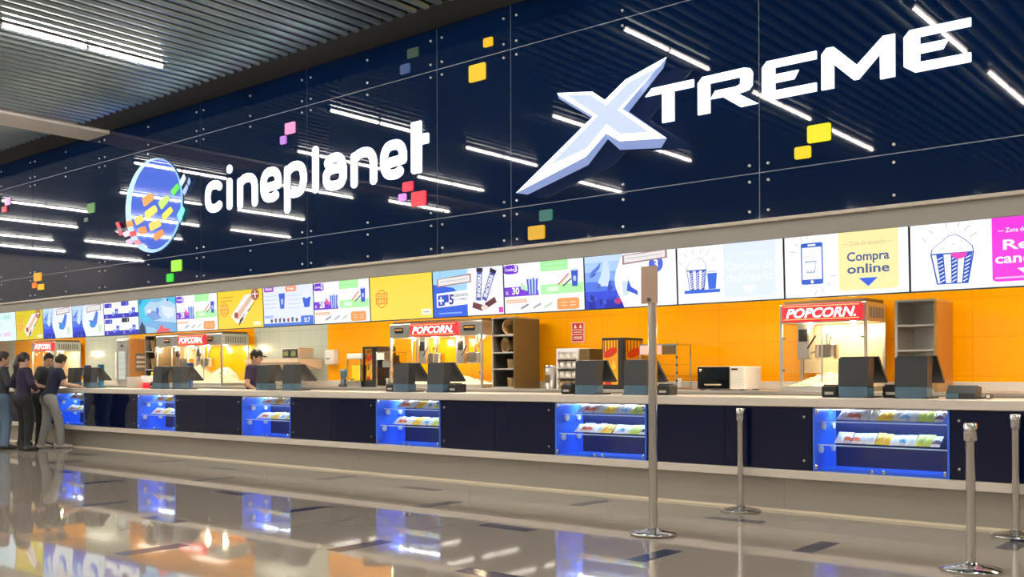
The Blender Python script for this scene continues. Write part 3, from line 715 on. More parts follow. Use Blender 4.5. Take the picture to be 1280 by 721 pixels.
@scr('screen with two upright chocolate bars and a plus five offer')
def _(S):
    S.rect(0, 0, 1, 1.12, (245, 245, 252)); S.poly([(0, 0), (.5, 0), (.5, 1.12), (0, 1.12)], (165, 215, 250)); S.poly([(0, 0), (.5, 0), (.5, .3), (.3, .6), (0, .7)], (35, 95, 225))
    plank(S, .06, .66, .56, .84)
    S.poly([(.05, .2), (.5, .24), (.5, .54), (.05, .5)], WHT); S.poly([(.07, .23), (.17, .24), (.17, .30), (.23, .31), (.23, .47), (.07, .46)], (40, 75, 200))
    S.rect(.105, .27, .125, .43, WHT); S.rect(.08, .33, .155, .37, WHT); S.text('5', .27, .265, .17, (40, 60, 150), .04); S.text('AGRANDA', .40, .41, .055, (130, 135, 150)); S.text('TU COMBO', .40, .33, .045, (150, 155, 170))
    S.rect(.08, .06, .42, .09, (130, 170, 245))
    def bar(a, b, w_):
        S.line(a, b, w_, (140, 150, 190)); d = Vector((b[0]-a[0], b[1]-a[1]))
        S.line(a, Vector(a)+d*.9, w_*.72, (70, 90, 180))
        S.rtext('SNICKERS', Vector(a)+d*.1, Vector(a)+d*.83, .075, WHT, .04)
        p = Vector(a)+d*.9; S.line(p, (b[0]+d.x*.02, b[1]+d.y*.02), w_*1.15, (48, 38, 62))
    bar((.66, .3), (.69, .95), .075); bar((.74, .3), (.88, .9), .075)
    S.line((.58, .22), (.72, .14), .06, (110, 45, 60)); S.line((.76, .18), (.9, .3), .06, (95, 38, 50)); S.ell(.745, .15, .05, .05, (235, 215, 205))
    S.rr(.94, .03, 1.0, .14, (225, 60, 190), .01)
@scr('white combo menu screen with a purple price of thirty and an orange box')
def _(S): combo(S, '30', True)
@scr('screen with a blue underwater scene and a hanging white plank')
def _(S):
    S.rect(0, 0, 1, 1.12, WHT); sea(S, .44); S.ell(.38, .12, .035, .06, (190, 40, 120))
    S.ell(.80, .74, .075, .15, (80, 105, 215)); S.text('3', .80, .665, .13, WHT, .03); plank(S, .44, .80, .92, .97)
    S.poly([(.44, .2), (.5, .22), (.5, .46), (.43, .48)], (205, 225, 235)); S.poly([(.48, .3), (.56, .24), (.6, .2), (.6, .28), (.53, .36), (.5, .5)], (45, 85, 215))
@scr('white screen with a drawn popcorn box and drink on a blue tray')
def _(S):
    S.rect(0, 0, 1, 1.12, WHT); popbox(S, .19, .22, .78, .2); S.poly([(.31, .23), (.38, .23), (.395, .5), (.3, .5)], (45, 105, 225)); S.line((.305, .53), (.39, .53), .012, (205, 215, 235)); S.rect(.07, .17, .42, .225, (45, 105, 225))
    rays(S, [((.05, .68), (.02, .74)), ((.10, .8), (.075, .88)), ((.165, .84), (.165, .93)), ((.235, .84), (.245, .92)), ((.29, .8), (.32, .87)), ((.34, .7), (.38, .75))])
    zone(S, .46, .94, (228, 239, 252), ['Combos de', 'dulcería'], (240, 246, 254), '— Zona de despacho —', (246, 250, 255), (240, 246, 254))
@scr('white screen with a drawn mobile phone and a yellow Compra online panel')
def _(S):
    S.rect(0, 0, 1, 1.12, WHT); Bl = (50, 100, 205)
    S.rr(.14, .2, .325, .86, Bl, .025); S.rect(.15, .28, .315, .79, WHT); S.line((.2, .825), (.265, .825), .014, WHT); S.ell(.232, .24, .013, .026, WHT)
    popbox(S, .222, .38, .68, .1, (165, 180, 215))
    rays(S, [((.05, .74), (.1, .73)), ((.09, .88), (.125, .82)), ((.145, .96), (.16, .88)), ((.21, 1.0), (.2, .92)), ((.26, .02), (.27, .1)), ((.33, .06), (.315, .14)), ((.39, .16), (.36, .22)), ((.39, .31), (.44, .31))])
    zone(S, .46, .93, (254, 240, 172), ['Compra', 'online'], (75, 95, 150), '— Zona de despacho —', (45, 100, 235), (215, 195, 150))
@scr('white screen with a drawn popcorn bucket and a magenta Refill panel')
def _(S):
    S.rect(0, 0, 1, 1.12, WHT); popbox(S, .30, .08, .80, .31, pink=True)
    rays(S, [((.12, .72), (.09, .78)), ((.17, .83), (.14, .89)), ((.27, .9), (.265, .98)), ((.345, .9), (.36, .96)), ((.39, .84), (.43, .91)), ((.43, .74), (.48, .80))])
    zone(S, .58, 1.06, (250, 60, 225), ['Refill', 'canchita'], WHT, '— Zona de despacho —', WHT, WHT); S.rect(.6, .11, .98, .135, (253, 190, 245))
M_BEZ = mat('screen_bezel', (.02, .06, .09), .35)
x0 = -4.195-15*SW
for k, (fn, lab) in enumerate(CONTENT):
    xc = x0+(k+.5)*SW
    t = thing('menu_screen', lab, 'screen', (xc, 9.255, 2.026), group='menu screens over the counter')
    t.rotation_euler = (math.radians(2.6), 0, 0)
    MB().box(-SW/2+.002, SW/2-.002, 0, .06, 0, SH, .004).build('casing', M_BEZ, t)
    S = Screen(); fn(S)
    S.mb.build('display', [emis(*c, SCREEN) for c in S.cols], t)
    b_ = MB()
    for xx in (-.3, .3): b_.box(xx-.02, xx+.02, .07, .10, .35, .80)
    b_.box(-.35, .35, .055, .08, .3, .4)
    b_.build('hanger', M_BLACK, t)
# ================================================================== front counter
tag(MB().box(-26, 3.2, 8.64, 9.45, .990, 1.074, .008).build('counter', M_CREAM), 'long cream solid counter top running past every register', 'counter')
tag(MB().box(-26, 3.2, 8.64, 9.42, .330, .409, .006).build('counter_shelf', M_CREAM), 'long cream ledge under the lit display cases and navy panels', 'ledge')
t = thing('counter_plinth', 'long brushed steel plinth of the counter standing on the floor', 'counter base', (-11, 8.80, 0))
pl = MB()
x = -26.0
while x < 3.2:
    pl.box(x-(-11)+.0015, min(x+2.0, 3.2)+11-.0015, 0, .6, 0.0, .329); x += 2.0
pl.build('plinth_panel', M_STEELX, t)
MB().box(-15, 14.2, -.012, 0, .0, .022).build('toe_strip', mat('bright_toe_strip', (.92, .82, .66), .3, .1), t)
tag(MB().box(-26, 3.2, 9.42, 9.45, 0, .989).build('counter_back_panel', M_STEEL), 'steel back of the counter on the staff side', 'counter panel')
nich = [(-3.67, 1.19), (-6.61, 1.18), (-9.50, 1.15), (-12.40, 1.15), (-15.32, 1.15), (-18.28, 1.17)]
where = ['nearest lit display case, behind the right-hand belt post', 'lit display case behind the tall sign post', 'third lit display case along the counter from the near end',
         'fourth lit display case along the counter from the near end', 'lit display case second from the queue of people', 'lit display case beside the man leaning on the counter']
ends = [(nich[i+1][0]+nich[i+1][1], nich[i][0]) for i in range(5)]
units = [(-2.48, 3.2)]+ends+[(-26, -18.28)]
ul = ['navy glass counter front right of the nearest display case', 'navy glass counter front between the tall post and the nearest display case', 'navy glass counter front left of the case behind the tall post',
      'navy glass counter front between the third and fourth display cases', 'navy glass counter front between the fourth and fifth display cases', 'navy glass counter front nearest the queue of people', 'navy glass counter front behind the queue of people']
for (a, b), lab in zip(units, ul):
    t = thing('counter_cabinet', lab, 'counter cabinet', ((a+b)/2, 8.665, .411), group='navy counter fronts')
    hw_ = (b-a)/2
    MB().box(-hw_+.004, hw_-.004, .018, .75, 0, .575).build('carcass', M_BLACK, t)
    nl = max(2, round((b-a)/1.0)); nl = nl if nl < 5 else 4
    for k in range(nl):
        x0_, x1_ = -hw_+.004+k*(2*hw_-.008)/nl, -hw_+.004+(k+1)*(2*hw_-.008)/nl
        d_ = MB().box(x0_+.002, x1_-.002, 0, .016, .002, .574, .002).build('glass_panel', M_NAVY, t)
        for xx in ((x0_+.07,) if k == 0 else ())+((x1_-.07,) if k == nl-1 else ()):
            for zz in (.09, .49): MB().cyl((xx, .0, zz), (xx, -.014, zz), .014, .012, 12).build('stud', M_CHROME, d_)
# lit display cases
def make_case(wd, label, loc):
    t = thing('display_case', label, 'display case', loc, group='lit display cases in the counter')
    hw_ = wd/2
    MB().box(-hw_+.004, hw_-.004, .50, .52, 0, .575).build('back_panel', M_DARKB, t)
    for s_ in (-1, 1):
        a, b = sorted((s_*(hw_-.004), s_*(hw_-.022))); MB().box(a, b, .0, .50, 0, .575).build('side_panel', M_BLUEAC, t)
    MB().box(-hw_+.022, hw_-.022, .02, .50, 0, .012).build('case_floor', M_BLUEAC, t)
    MB().box(-hw_+.022, hw_-.022, .0, .50, .563, .575).build('case_roof', M_WHITE, t)
    MB().box(-hw_+.05, hw_-.05, .36, .40, .545, .562, .003).build('led_strip', M_LED, t)
    for zz, y0_, y1_, ins in ((.446, .12, .46, .035), (.236, .06, .46, .024)):
        g = MB().box(-hw_+ins, hw_-ins, y0_, y1_, zz-.004, zz+.004, .001).build('glass_shelf', M_GLASSG, t)
        MB().box(-hw_+ins, hw_-ins, y0_-.003, y0_, zz-.005, zz+.005).build('polished_edge', mat('pale_glass_edge', (.62, .80, .86), .2), g)
        for s_ in (-1, 1):
            for yy in (y0_+.06, y1_-.06):
                MB().cyl((s_*(hw_-.045), yy, zz-.045), (s_*(hw_-.024), yy, zz-.045), .034, .034, 14).build('shelf_clamp', M_WHITE, g)
    for s_ in (-1, 1):
        a, b = sorted((s_*.003, s_*(hw_-.01))); d_ = MB().box(a, b, -.004, .002, .008, .57, .001).build('glass_door', M_GLASS, t)
        MB().box(s_*.05-.014, s_*.05+.014, -.012, .006, .008, .04, .003).build('door_clip', M_CHROME, d_)
        for zz in (.02, .52): MB().box(s_*(hw_-.04)-.012, s_*(hw_-.04)+.012, -.012, .006, zz, zz+.04, .003).build('door_hinge', M_CHROME, d_)
    return t
for (a, wd), lab in zip(nich, where): make_case(wd, lab, (a+wd/2, 8.665, .411))
# packets of sweets lying in a row on each glass shelf
WR = {'white': ((.85, .85, .83), (.70, .74, .8)), 'red and white': ((.85, .80, .78), (.75, .16, .06)), 'yellow': ((.9, .66, .06), (.85, .50, .03)),
      'lime': ((.72, .80, .14), (.55, .68, .10)), 'blue and white': ((.80, .84, .88), (.15, .40, .70)), 'dark and white': ((.85, .84, .82), (.10, .03, .05))}
def make_packet(cn):
    m = MB(); hx, hy = .037, .070
    grid = 6
    top = []; bot = []
    for i in range(grid+1):
        for j in range(grid+1):
            u, v = i/grid, j/grid; bulge = .016*(math.sin(PI*u)*math.sin(PI*v))**.6+.001
            x, y = (u-.5)*2*hx, (v-.5)*2*hy*(1+.0*u)
            top.append((x, y, bulge)); bot.append((x, y, -bulge))
    n = grid+1
    for T_, rev in ((top, False), (bot, True)):
        for i in range(grid):
            for j in range(grid):
                f = [i*n+j, (i+1)*n+j, (i+1)*n+j+1, i*n+j+1]
                m.mat(1 if j in (1, 2) else 0)
                m.add([T_[q] for q in (f[::-1] if rev else f)], [(0, 1, 2, 3)], True)
    m.mat(0)
    for yy in (-hy, hy): m.box(-hx, hx, yy-.006, yy+.006, -.0012, .0012)
    c1, c2 = WR[cn]
    o = m.build('sweet_packet', [mat('wrapper_'+cn.replace(' ', '_'), c1, .35), mat('wrapper_band_'+cn.replace(' ', '_'), c2, .35)])
    return o
seq = ['white', 'red and white', 'red and white', 'white', 'white', 'yellow', 'yellow', 'white', 'blue and white', 'white', 'lime', 'lime', 'dark and white']
protos = {}
for ci_, (a, wd) in enumerate(nich):
    for zz, y0_, sh in ((.446, .12, 'upper'), (.236, .06, 'lower')):
        for k, cn in enumerate(seq):
            xx = a+.14+(wd-.27)*(k+.5)/len(seq)+random.uniform(-.006, .006)
            if cn not in protos: o = protos[cn] = make_packet(cn)
            else: o = protos[cn].copy(); COL.objects.link(o)
            tilt = math.radians(36+random.uniform(-4, 4))
            o.location = (xx, 8.665+y0_+.17+random.uniform(-.01, .01), .411+zz+.004+.076*math.sin(tilt)+.012)
            o.rotation_euler = (tilt, 0, random.uniform(-.12, .12))
            where_ = ['nearest display case', 'case behind the tall post', 'third display case', 'fourth display case', 'fifth display case', 'farthest display case'][ci_]
            tag(o, '%s packet on the %s glass shelf of the %s' % (cn, sh, where_), 'sweets', '%s packets on the %s shelf, %s' % (cn, sh, where_))

# ================================================================== back counter
t = thing('back_counter', 'stainless work counter along the orange tiled wall', 'counter', (-11, 10.5, 0))
MB().box(-15, 14.2, .0, .78, 1.06, 1.10, .006).build('worktop', M_STEEL, t)
MB().box(-15, 14.2, .05, .76, .0, 1.06).build('cabinet_front', M_STEEL, t)
tag(MB().box(-26, 3.2, 11.26, 11.298, 1.101, 1.20, .004).build('wall_upstand', M_CREAM), 'pale upstand strip between the steel work counter and the orange tiles', 'upstand')
ZB = 1.10
M_HEAP = noisy('popped_corn', (.85, .72, .42), (.95, .88, .68), 40, (.8, .9), 0, (1, 1, 1), bump=.6)
def heap(w_, d_, h_, name, par, loc, seed=1):
    rnd = random.Random(seed); m = MB()
    nx, ny = 36, 16; V = []
    ph = [(rnd.uniform(.2, .8), rnd.uniform(.2, .8), rnd.uniform(.18, .3), rnd.uniform(.5, 1)) for _ in range(4)]
    for i in range(nx+1):
        for j in range(ny+1):
            u, v = i/nx, j/ny
            z = sum(a*math.exp(-((u-cx)**2+(v-cy)**2)/(2*s_*s_)) for cx, cy, s_, a in ph)/1.6
            e = min(1, 6*min(u, 1-u))*min(1, 6*min(v, 1-v))
            V.append((loc[0]+u*w_, loc[1]+v*d_, loc[2]+max(0, h_*z*e+rnd.uniform(-.008, .012)*(e > 0))))
    m.add(V, [[i*(ny+1)+j, (i+1)*(ny+1)+j, (i+1)*(ny+1)+j+1, i*(ny+1)+j+1] for i in range(nx) for j in range(ny)])
    for _ in range(180):
        i = rnd.randrange(2, nx-1); j = rnd.randrange(1, ny); p = V[i*(ny+1)+j]; r = rnd.uniform(.009, .016)
        m.ball((p[0]+rnd.uniform(-.01, .01), p[1], p[2]+.004), (r, r, r*.8), 6, 4)
    o = m.build(name, M_HEAP, par); o['kind'] = 'stuff'
    return o
def kettle(par, x, y, z, r=.13):
    k = MB().lathe([(.03, 0), (r*.9, 0), (r, .02), (r, .15), (r*1.04, .16), (r*.9, .162), (.02, .165)], (x, y, z), 20).build('kettle', M_CHROME, par)
    MB().box(x-r-.20, x-r-.06, y-.05, y+.06, z+.0, z+.40, .006).build('motor_column', M_STEEL, k)
    MB().box(x-r-.18, x-r-.08, y-.056, y-.05, z+.2, z+.34).build('control_plate', M_BLACK, k)
    MB().tube([(x-r-.1, y, z+.05), (x-r+.02, y, z+.09)], .014).tube([(x, y, z+.16), (x, y, z+.4)], .010).tube([(x+.03, y-.02, z+.16), (x+.10, y-.02, z+.4)], .007).build('hanger_rod', M_CHROME, k)
    MB().tube([(x-r-.06, y-.09, z+.12), (x-r+.04, y-.10, z+.26)], .010).build('dump_lever', M_BLACK, k)
def popcorn_machine(W, label, loc, sign, kets, heaps, vents=True, D=.60, H=.99, post=.03, ctrl=(), back=None):
    t = thing('popcorn_machine', label, 'popcorn machine', loc, group='popcorn machines along the back wall')
    MB().box(0, W, 0, D, 0, .055, .006).build('base', M_STEEL, t)
    for x in (0, W-post):
        for y in (0, D-post): MB().box(x, x+post, y, y+post, .055, .76).build('corner_post', M_STEEL, t)
    hd = MB().box(0, W, 0, D, .76, H-.02, .006).build('header', M_STEEL, t)
    MB().box(.04, W-.02, .03, D-.02, H-.02, H+.02, .004).build('roof', M_BROWN, t)
    if vents:
        v = MB()
        for k in range(9): v.box(W, W+.004, .08+.052*k, .105+.052*k, .80, .92)
        if W > 1.2:
            for k in range(7): v.box(W*.72+.06*k, W*.72+.025+.06*k, -.004, 0, .80, .92)
        v.build('vent_slot', mat('vent_shadow_grey', (.18, .165, .14), .5), hd)
    a, b = sign
    sg = MB().box(a, b, -.05, 0, .775, .965, .006).build('sign', M_RED, t)
    MB().box(a+.02, b-.02, -.056, -.05, .936, .946).box(a+.02, b-.02, -.056, -.05, .792, .802).build('sign_border', emis(255, 190, 120, 1.3), sg)
    MB().text('POPCORN.', .145, ((a+b)/2, -.057, .816), .018, .28, width=(b-a)*.88).build('sign_lettering', M_SIGNWHITE, sg)
    for c0, c1 in ctrl:
        cp = MB().box(c0, c1, -.006, 0, .83, .91).build('control_panel', M_BLACK, hd)
        MB().box(c0+.02, c1-.02, -.009, -.006, .875, .888).build('indicator_strip', mat('amber_indicator', (.4, .1, 0), .4, 0, (1, .35, .05), 1.5), hd)
    nd = 2 if W < 1.3 else 4
    for k in range(nd):
        x0_, x1_ = post+(W-2*post)*k/nd, post+(W-2*post)*(k+1)/nd
        g = MB().box(x0_+.002, x1_-.002, .008, .013, .06, .755).build('glass_door', M_GLASS, t)
        for zz in (.22, .58):
            xx = x0_+.012 if k % 2 == 0 else x1_-.012
            MB().box(xx-.022, xx+.022, .0, .02, zz, zz+.02, .003).build('hinge', M_CHROME, g)
    for x in (.004, W-.008): MB().box(x, x+.004, post, D-post, .06, .755).build('side_glass', M_GLASS, t)
    if back: MB().box(back[0], back[1], D-.014, D-.008, .20, .755).build('back_panel', mat('pale_glass_reflection', (.88, .74, .48), .3), t)  # added pale cream panel stands in for light reflected by the back glass
    for x in kets: kettle(t, x, D*.5, .36)
    lamps_ = [W*(k+.5)/nd for k in range(nd)]
    for k in range(1, nd):
        xx = post+(W-2*post)*k/nd; MB().box(xx-.008, xx+.008, -.012, .008, .10, .72, .003).build('door_handle', M_STEEL, t)
    for x in lamps_:
        l_ = bpy.data.lights.new('warm_bulb_light', 'POINT'); l_.energy = 12; l_.color = (1, .80, .50); l_.shadow_soft_size = .04
        lo_ = bpy.data.objects.new('warm_bulb_light', l_); COL.objects.link(lo_); lo_.parent = t; lo_.location = (x, D*.42, .70)
    for x in lamps_: MB().ball((x, D*.5, .742), (.022, .022, .02), 12, 8).build('warm_bulb', M_AMBER, t)
    for hh in heaps: heap(hh[1], D-.1, hh[2], 'popcorn', t, (hh[0], .05, .056), seed=int(hh[0]*100)+3)
    return t
popcorn_machine(.99, 'single popcorn machine with a lit red sign, nearest the camera', (-4.87, 10.60, ZB), (.05, .95), (.43,), ((.06, .86, .10),), back=(.035, .955))
popcorn_machine(1.91, 'wide popcorn machine with two kettles beside the tub rack', (-11.30, 10.60, ZB), (.50, 1.45), (.72, 1.52), ((.06, 1.8, .12),), False, ctrl=((.12, .30), (1.56, 1.78)))
popcorn_machine(2.24, 'popcorn machine with tall white popcorn heaps behind the far registers', (-18.03, 10.60, ZB), (.86, 1.75), (.62, 1.35), ((.5, 1.0, .24), (1.45, .75, .26)), True, ctrl=((.3, .5), (1.8, 1.95)), back=(.035, .62))
popcorn_machine(1.15, 'farthest popcorn machine, behind the heads of the people', (-23.41, 10.60, ZB), (.22, 1.1), (.6,), ((.06, 1.0, .2),), back=(.035, 1.115))
# tub racks
def rack(label, loc, W, H, shelves, D=.56, side=M_BROWN):
    t = thing('shelf_rack', label, 'shelf rack', loc, group='open racks on the back counter')
    MB().box(0, .025, 0, D, 0, H).build('side_panel', M_STEEL, t); MB().box(W-.025, W, 0, D, 0, H).build('side_panel', side, t)
    MB().box(.025, W-.025, D-.02, D, 0, H).build('back_panel', M_CHAR if side is M_BROWN else M_STEEL, t)
    MB().box(0, W, 0, D, H, H+.02).build('top_panel', M_STEEL, t)
    for z in shelves: MB().box(.025, W-.025, .005, D-.02, z, z+.022, .002).build('shelf', M_STEEL, t)
    return t
rack('brown sided tub rack right of the two-kettle popcorn machine', (-9.20, 10.60, ZB), .42, .98, (.0, .26, .49, .73))
rack('empty steel rack behind the nearest registers', (-3.58, 10.60, ZB), .42, .94, (.0, .42, .68), side=mat('amber_tinted_steel', (.50, .30, .10), .3, .7))
rack('dark narrow rack left of the popcorn machine with white heaps', (-18.45, 10.60, ZB), .38, .98, (.0, .3, .66))
def tub_o(label, loc, rot, r0, r1, h, m=M_CARD):
    o = MB().lathe([(r0*.02, 0), (r0, 0), (r1, h), (r1*1.05, h+.008), (r1*.97, h+.008), (r0*.95, .012), (r0*.02, .012)], (0, 0, 0), 20).build('popcorn_tub', m)
    o.location = loc; o.rotation_euler = rot
    return tag(o, label, 'popcorn tub', 'popcorn tubs on the rack')
tub_o('large kraft tub lying on the top shelf of the tub rack', (-8.99, 10.90, ZB+.752+.115), (PI/2, 0, .25), .09, .115, .22)
tub_o('large kraft tub lying on the second shelf of the tub rack', (-8.99, 10.90, ZB+.512+.10), (PI/2, 0, -.25), .08, .10, .2)
tub_o('small kraft tub standing on the third shelf of the tub rack', (-8.93, 10.72, ZB+.282), (0, 0, 0), .055, .065, .12)
tub_o('small kraft tub standing on the lowest shelf of the tub rack', (-8.93, 10.72, ZB+.022), (0, 0, 0), .055, .065, .12)
tub_o('pale tub on the dark narrow rack, topmost', (-18.26, 10.74, ZB+.682), (0, 0, 0), .08, .11, .2)
tub_o('striped pale tub on the middle of the dark narrow rack', (-18.26, 10.74, ZB+.322), (0, 0, 0), .08, .11, .2)
# ================================================================== appliances and displays on the back counter
Z = ZB
# snack display with three shelves of white bags
t = thing('snack_display', 'white framed snack shelf stacked with pale bags, right of the canisters', 'display stand', (-8.07, 10.62, Z))
MB().box(0, .018, 0, .42, 0, .52).box(.33, .348, 0, .42, 0, .52).build('side_frame', M_WHITE, t)
MB().box(.0, .348, .40, .42, 0, .52).build('back_panel', M_WHITE, t)
MB().box(0, .348, 0, .42, .50, .54, .006).build('header', emis(255, 240, 225, .9), t)
for z in (.0, .13, .26, .385): MB().box(.018, .33, .0, .40, z, z+.012).build('shelf', M_CHROME, t)
MB().box(.36, .52, .03, .40, 0, .53).build('printed_side', M_BROWN, t)
bag0 = None
def pillow(name, mt, sx, sy, sz):
    m = MB(); n = 8; G = [[], []]
    for i in range(n+1):
        for j in range(n+1):
            u, v = i/n, j/n; b = sy*(math.sin(PI*u)*math.sin(PI*v))**.5
            G[0].append(((u-.5)*sx, -b-.002, v*sz)); G[1].append(((u-.5)*sx, b+.002, v*sz))
    for g, rev in ((G[0], 0), (G[1], 1)):
        for i in range(n):
            for j in range(n):
                f = [i*(n+1)+j, (i+1)*(n+1)+j, (i+1)*(n+1)+j+1, i*(n+1)+j+1]
                m.add([g[q] for q in (f[::-1] if rev else f)], [(0, 1, 2, 3)], True)
    return m.build(name, mt)
M_BAG = noisy('white_snack_bag', (.82, .76, .70), (.90, .86, .80), 14, (.3, .45))
M_BAGB = noisy('brown_snack_bag', (.42, .27, .13), (.52, .34, .18), 14, (.3, .45))
for r_, z in enumerate((.012, .142, .272, .397)):
    for k in range(3):
        if r_ == 0: o = pillow('snack_bag', M_BAGB, .095, .03, .1) if k == 0 else b0.copy()
        elif r_ == 1 and k == 0: o = pillow('snack_bag', M_BAG, .095, .03, .1)
        else: o = b0.copy()
        if o.name not in COL.objects: COL.objects.link(o)
        b0 = o
        o.location = (-8.07+.018+.052+.104*k, 10.66, Z+z+.001); o.rotation_euler = (-.12, 0, 0)
        tag(o, ('brown snack bag on the lowest shelf' if r_ == 0 else 'white snack bag on the %s shelf' % ('', 'second lowest', 'third', 'top')[r_])+' of the white snack display', 'snack bag', 'snack bags on shelf level %s' % ('one', 'two', 'three', 'four')[r_])
# canisters
def canister(name, lab, loc, r, h, m, lidm, group=None):
    t = thing(name, lab, 'canister', loc, group=group)
    MB().lathe([(.001, 0), (r, 0), (r, h*.88), (r*.97, h*.9)], (0, 0, 0), 20).build('body', m, t)
    MB().lathe([(r*.99, h*.88), (r*1.03, h*.9), (r*1.0, h), (.001, h)], (0, 0, 0), 20).build('lid', lidm, t)
    MB().box(-r*.5, r*.5, -r-.003, -r*.85, h*.25, h*.6, .01).build('emblem', M_BROWN, t)
canister('canister', 'silver canister with a brown emblem right of the tub rack', (-8.24, 10.72, Z), .085, .32, mat('silver_tin', (.75, .73, .72), .25, .7), M_CHROME)
canister('canister', 'dark canister behind the silver one beside the tub rack', (-8.14, 10.98, Z), .075, .33, M_CHAR, M_BLACK)
# hot snack warmer with printed panels
def snack_art(mb, x0, x1, z0, z1, y, side=None):
    """yellow striped panel with a red sausage and yellow chips"""
    def A(pts, mi, d):
        mb.mat(mi)
        if side is None: mb.add([(x0+(x1-x0)*u, y-.001*d, z0+(z1-z0)*v) for u, v in pts], [list(range(len(pts)))])
        else: mb.add([(side+.001*d, x0+(x1-x0)*u, z0+(z1-z0)*v) for u, v in pts], [list(range(len(pts)))])
    A([(0, 0), (1, 0), (1, 1), (0, 1)], 0, 1)
    for k in range(5): A([(.04+.2*k, .72), (.12+.2*k, .72), (.12+.2*k, 1), (.04+.2*k, 1)], 1, 2)
    A([(.5+.46*math.cos(2*PI*i/20), .72+.1*math.sin(2*PI*i/20)+.06*math.cos(2*PI*i/20)) for i in range(20)], 2, 3)
    A([(.5+.4*math.cos(2*PI*i/20), .52+.07*math.sin(2*PI*i/20)+.05*math.cos(2*PI*i/20)) for i in range(20)], 3, 3)
    for a, b, c_ in ((.05, .1, 4), (.35, .22, 4), (.6, .05, 4), (.2, .3, 5), (.55, .32, 4)): A([(a, b), (a+.35, b+.05), (a+.15, b+.26)], c_, 4)
    A([(.1, 0), (.6, 0), (.5, .09), (.2, .1)], 2, 5)
AM = [mat('art_amber', srgb(235, 165, 20), .35), mat('art_brown', srgb(120, 60, 20), .35), mat('art_red', srgb(200, 45, 25), .35), mat('art_bun', srgb(225, 150, 60), .35), mat('art_chip', srgb(250, 205, 60), .35), mat('art_green', srgb(110, 120, 30), .35)]
t = thing('snack_warmer', 'black hot snack warmer with printed hot dog and chips panels behind a register', 'food warmer', (-7.33, 10.62, Z))
MB().box(0, .34, 0, .46, 0, .665, .01).build('cabinet', M_BLACK, t)
m = MB(); snack_art(m, .02, .25, .06, .63, 0); m.build('printed_front', AM, t)
m = MB(); snack_art(m, .05, .43, .06, .63, 0, side=.34); m.build('printed_side', AM, t)
MB().box(.275, .30, -.004, 0, .05, .64).build('door_handle', M_CHAR, t)
# glass display cabinets
def vitrine(lab, loc, W, H, head, D=.36, items=()):
    t = thing('glass_cabinet', lab, 'display cabinet', loc, group='small glass cabinets on the back counter')
    for x in (0, W-.016):
        for y in (0, D-.016): MB().box(x, x+.016, y, y+.016, 0, H).build('corner_post', M_CHROME, t)
    MB().box(0, W, 0, D, 0, .03, .004).build('base', M_CHROME, t); MB().box(0, W, 0, D, H-.012, H+.008, .003).build('top', M_CHROME, t)
    MB().box(.016, W-.016, .002, .006, .03, H-.012).build('front_glass', M_GLASS, t); MB().box(W-.006, W-.002, .016, D-.016, .03, H-.012).build('side_glass', M_GLASS, t)
    MB().box(.016, W*.6, -.004, .002, H*.78, H-.012).build('header_card', head, t)
    MB().box(W*.62, W-.016, -.004, .002, H*.78, H-.012).build('header_card', M_BROWN, t)
    for z in (H*.3, H*.55): MB().box(.016, W-.016, .02, D-.02, z, z+.008).build('shelf', M_GLASSG, t)
    for k in range(4): MB().box(W-.012, W+.01, -.008, .012, .1+k*H*.17, .125+k*H*.17, .003).build('latch', M_CHAR, t)
    for k in range(3):
        MB().lathe([(.001, 0), (.03, 0), (.018, .04), (.034, .11), (.001, .115)], (.07+k*(W-.14)/2, D*.5, .03), 12).build('stand_figure', items, t)
    return t
vitrine('glass cabinet with a pink header behind the tall sign post', (-6.76, 10.62, Z), .54, .56, mat('pink_card', (.85, .55, .52), .5), items=M_WHITE)
vitrine('glass cabinet full of white bags left of the two-kettle machine', (-11.635, 10.62, Z), .32, .55, mat('white_card', (.88, .84, .80), .5), items=M_BAG)
t = thing('paper_stack', 'pale stack of folded cartons inside the cabinet left of the two-kettle machine', 'cartons', (-11.63, 10.72, Z+.312))
MB().box(.03, .28, 0, .16, 0, .10, .01).box(.04, .27, .01, .15, .10, .19, .01).build('carton', M_BAG, t)
# microwave
t = thing('microwave_oven', 'microwave oven with black door and white control side on the back counter', 'microwave', (-5.93, 10.62, Z+.012))
MB().box(0, .62, 0, .42, 0, .27, .008).build('body', M_WHITE, t)
d_ = MB().box(.006, .425, -.022, -.001, .004, .266, .006).build('door', mat('microwave_black_glass', (.006, .007, .008), .08), t)
MB().box(.11, .33, -.045, -.022, .045, .062, .006).build('handle', mat('microwave_handle', (.75, .62, .40), .3, .3), d_)
MB().lathe([(.001, 0), (.02, 0), (.018, .006), (.001, .007)], (0, 0, 0), 14).build('door_badge', M_CHROME, d_, (.05, -.023, .225)).rotation_euler = (PI/2, 0, 0)
cp = MB().box(.432, .612, -.012, -.001, .004, .266, .004).build('control_panel', mat('microwave_panel', (.80, .72, .60), .4), t)
MB().box(.45, .53, -.015, -.012, .225, .245).build('clock_display', M_BLACK, cp)
k_ = MB()
for i in range(3):
    for j in range(4): k_.box(.455+.045*i, .488+.045*i, -.015, -.012, .05+.038*j, .075+.038*j)
k_.build('keypad', M_WHITE, cp)
MB().box(.02, .08, .02, .08, -.012, 0).box(.54, .6, .02, .08, -.012, 0).box(.02, .08, .34, .4, -.012, 0).box(.54, .6, .34, .4, -.012, 0).build('foot', M_BLACK, t)
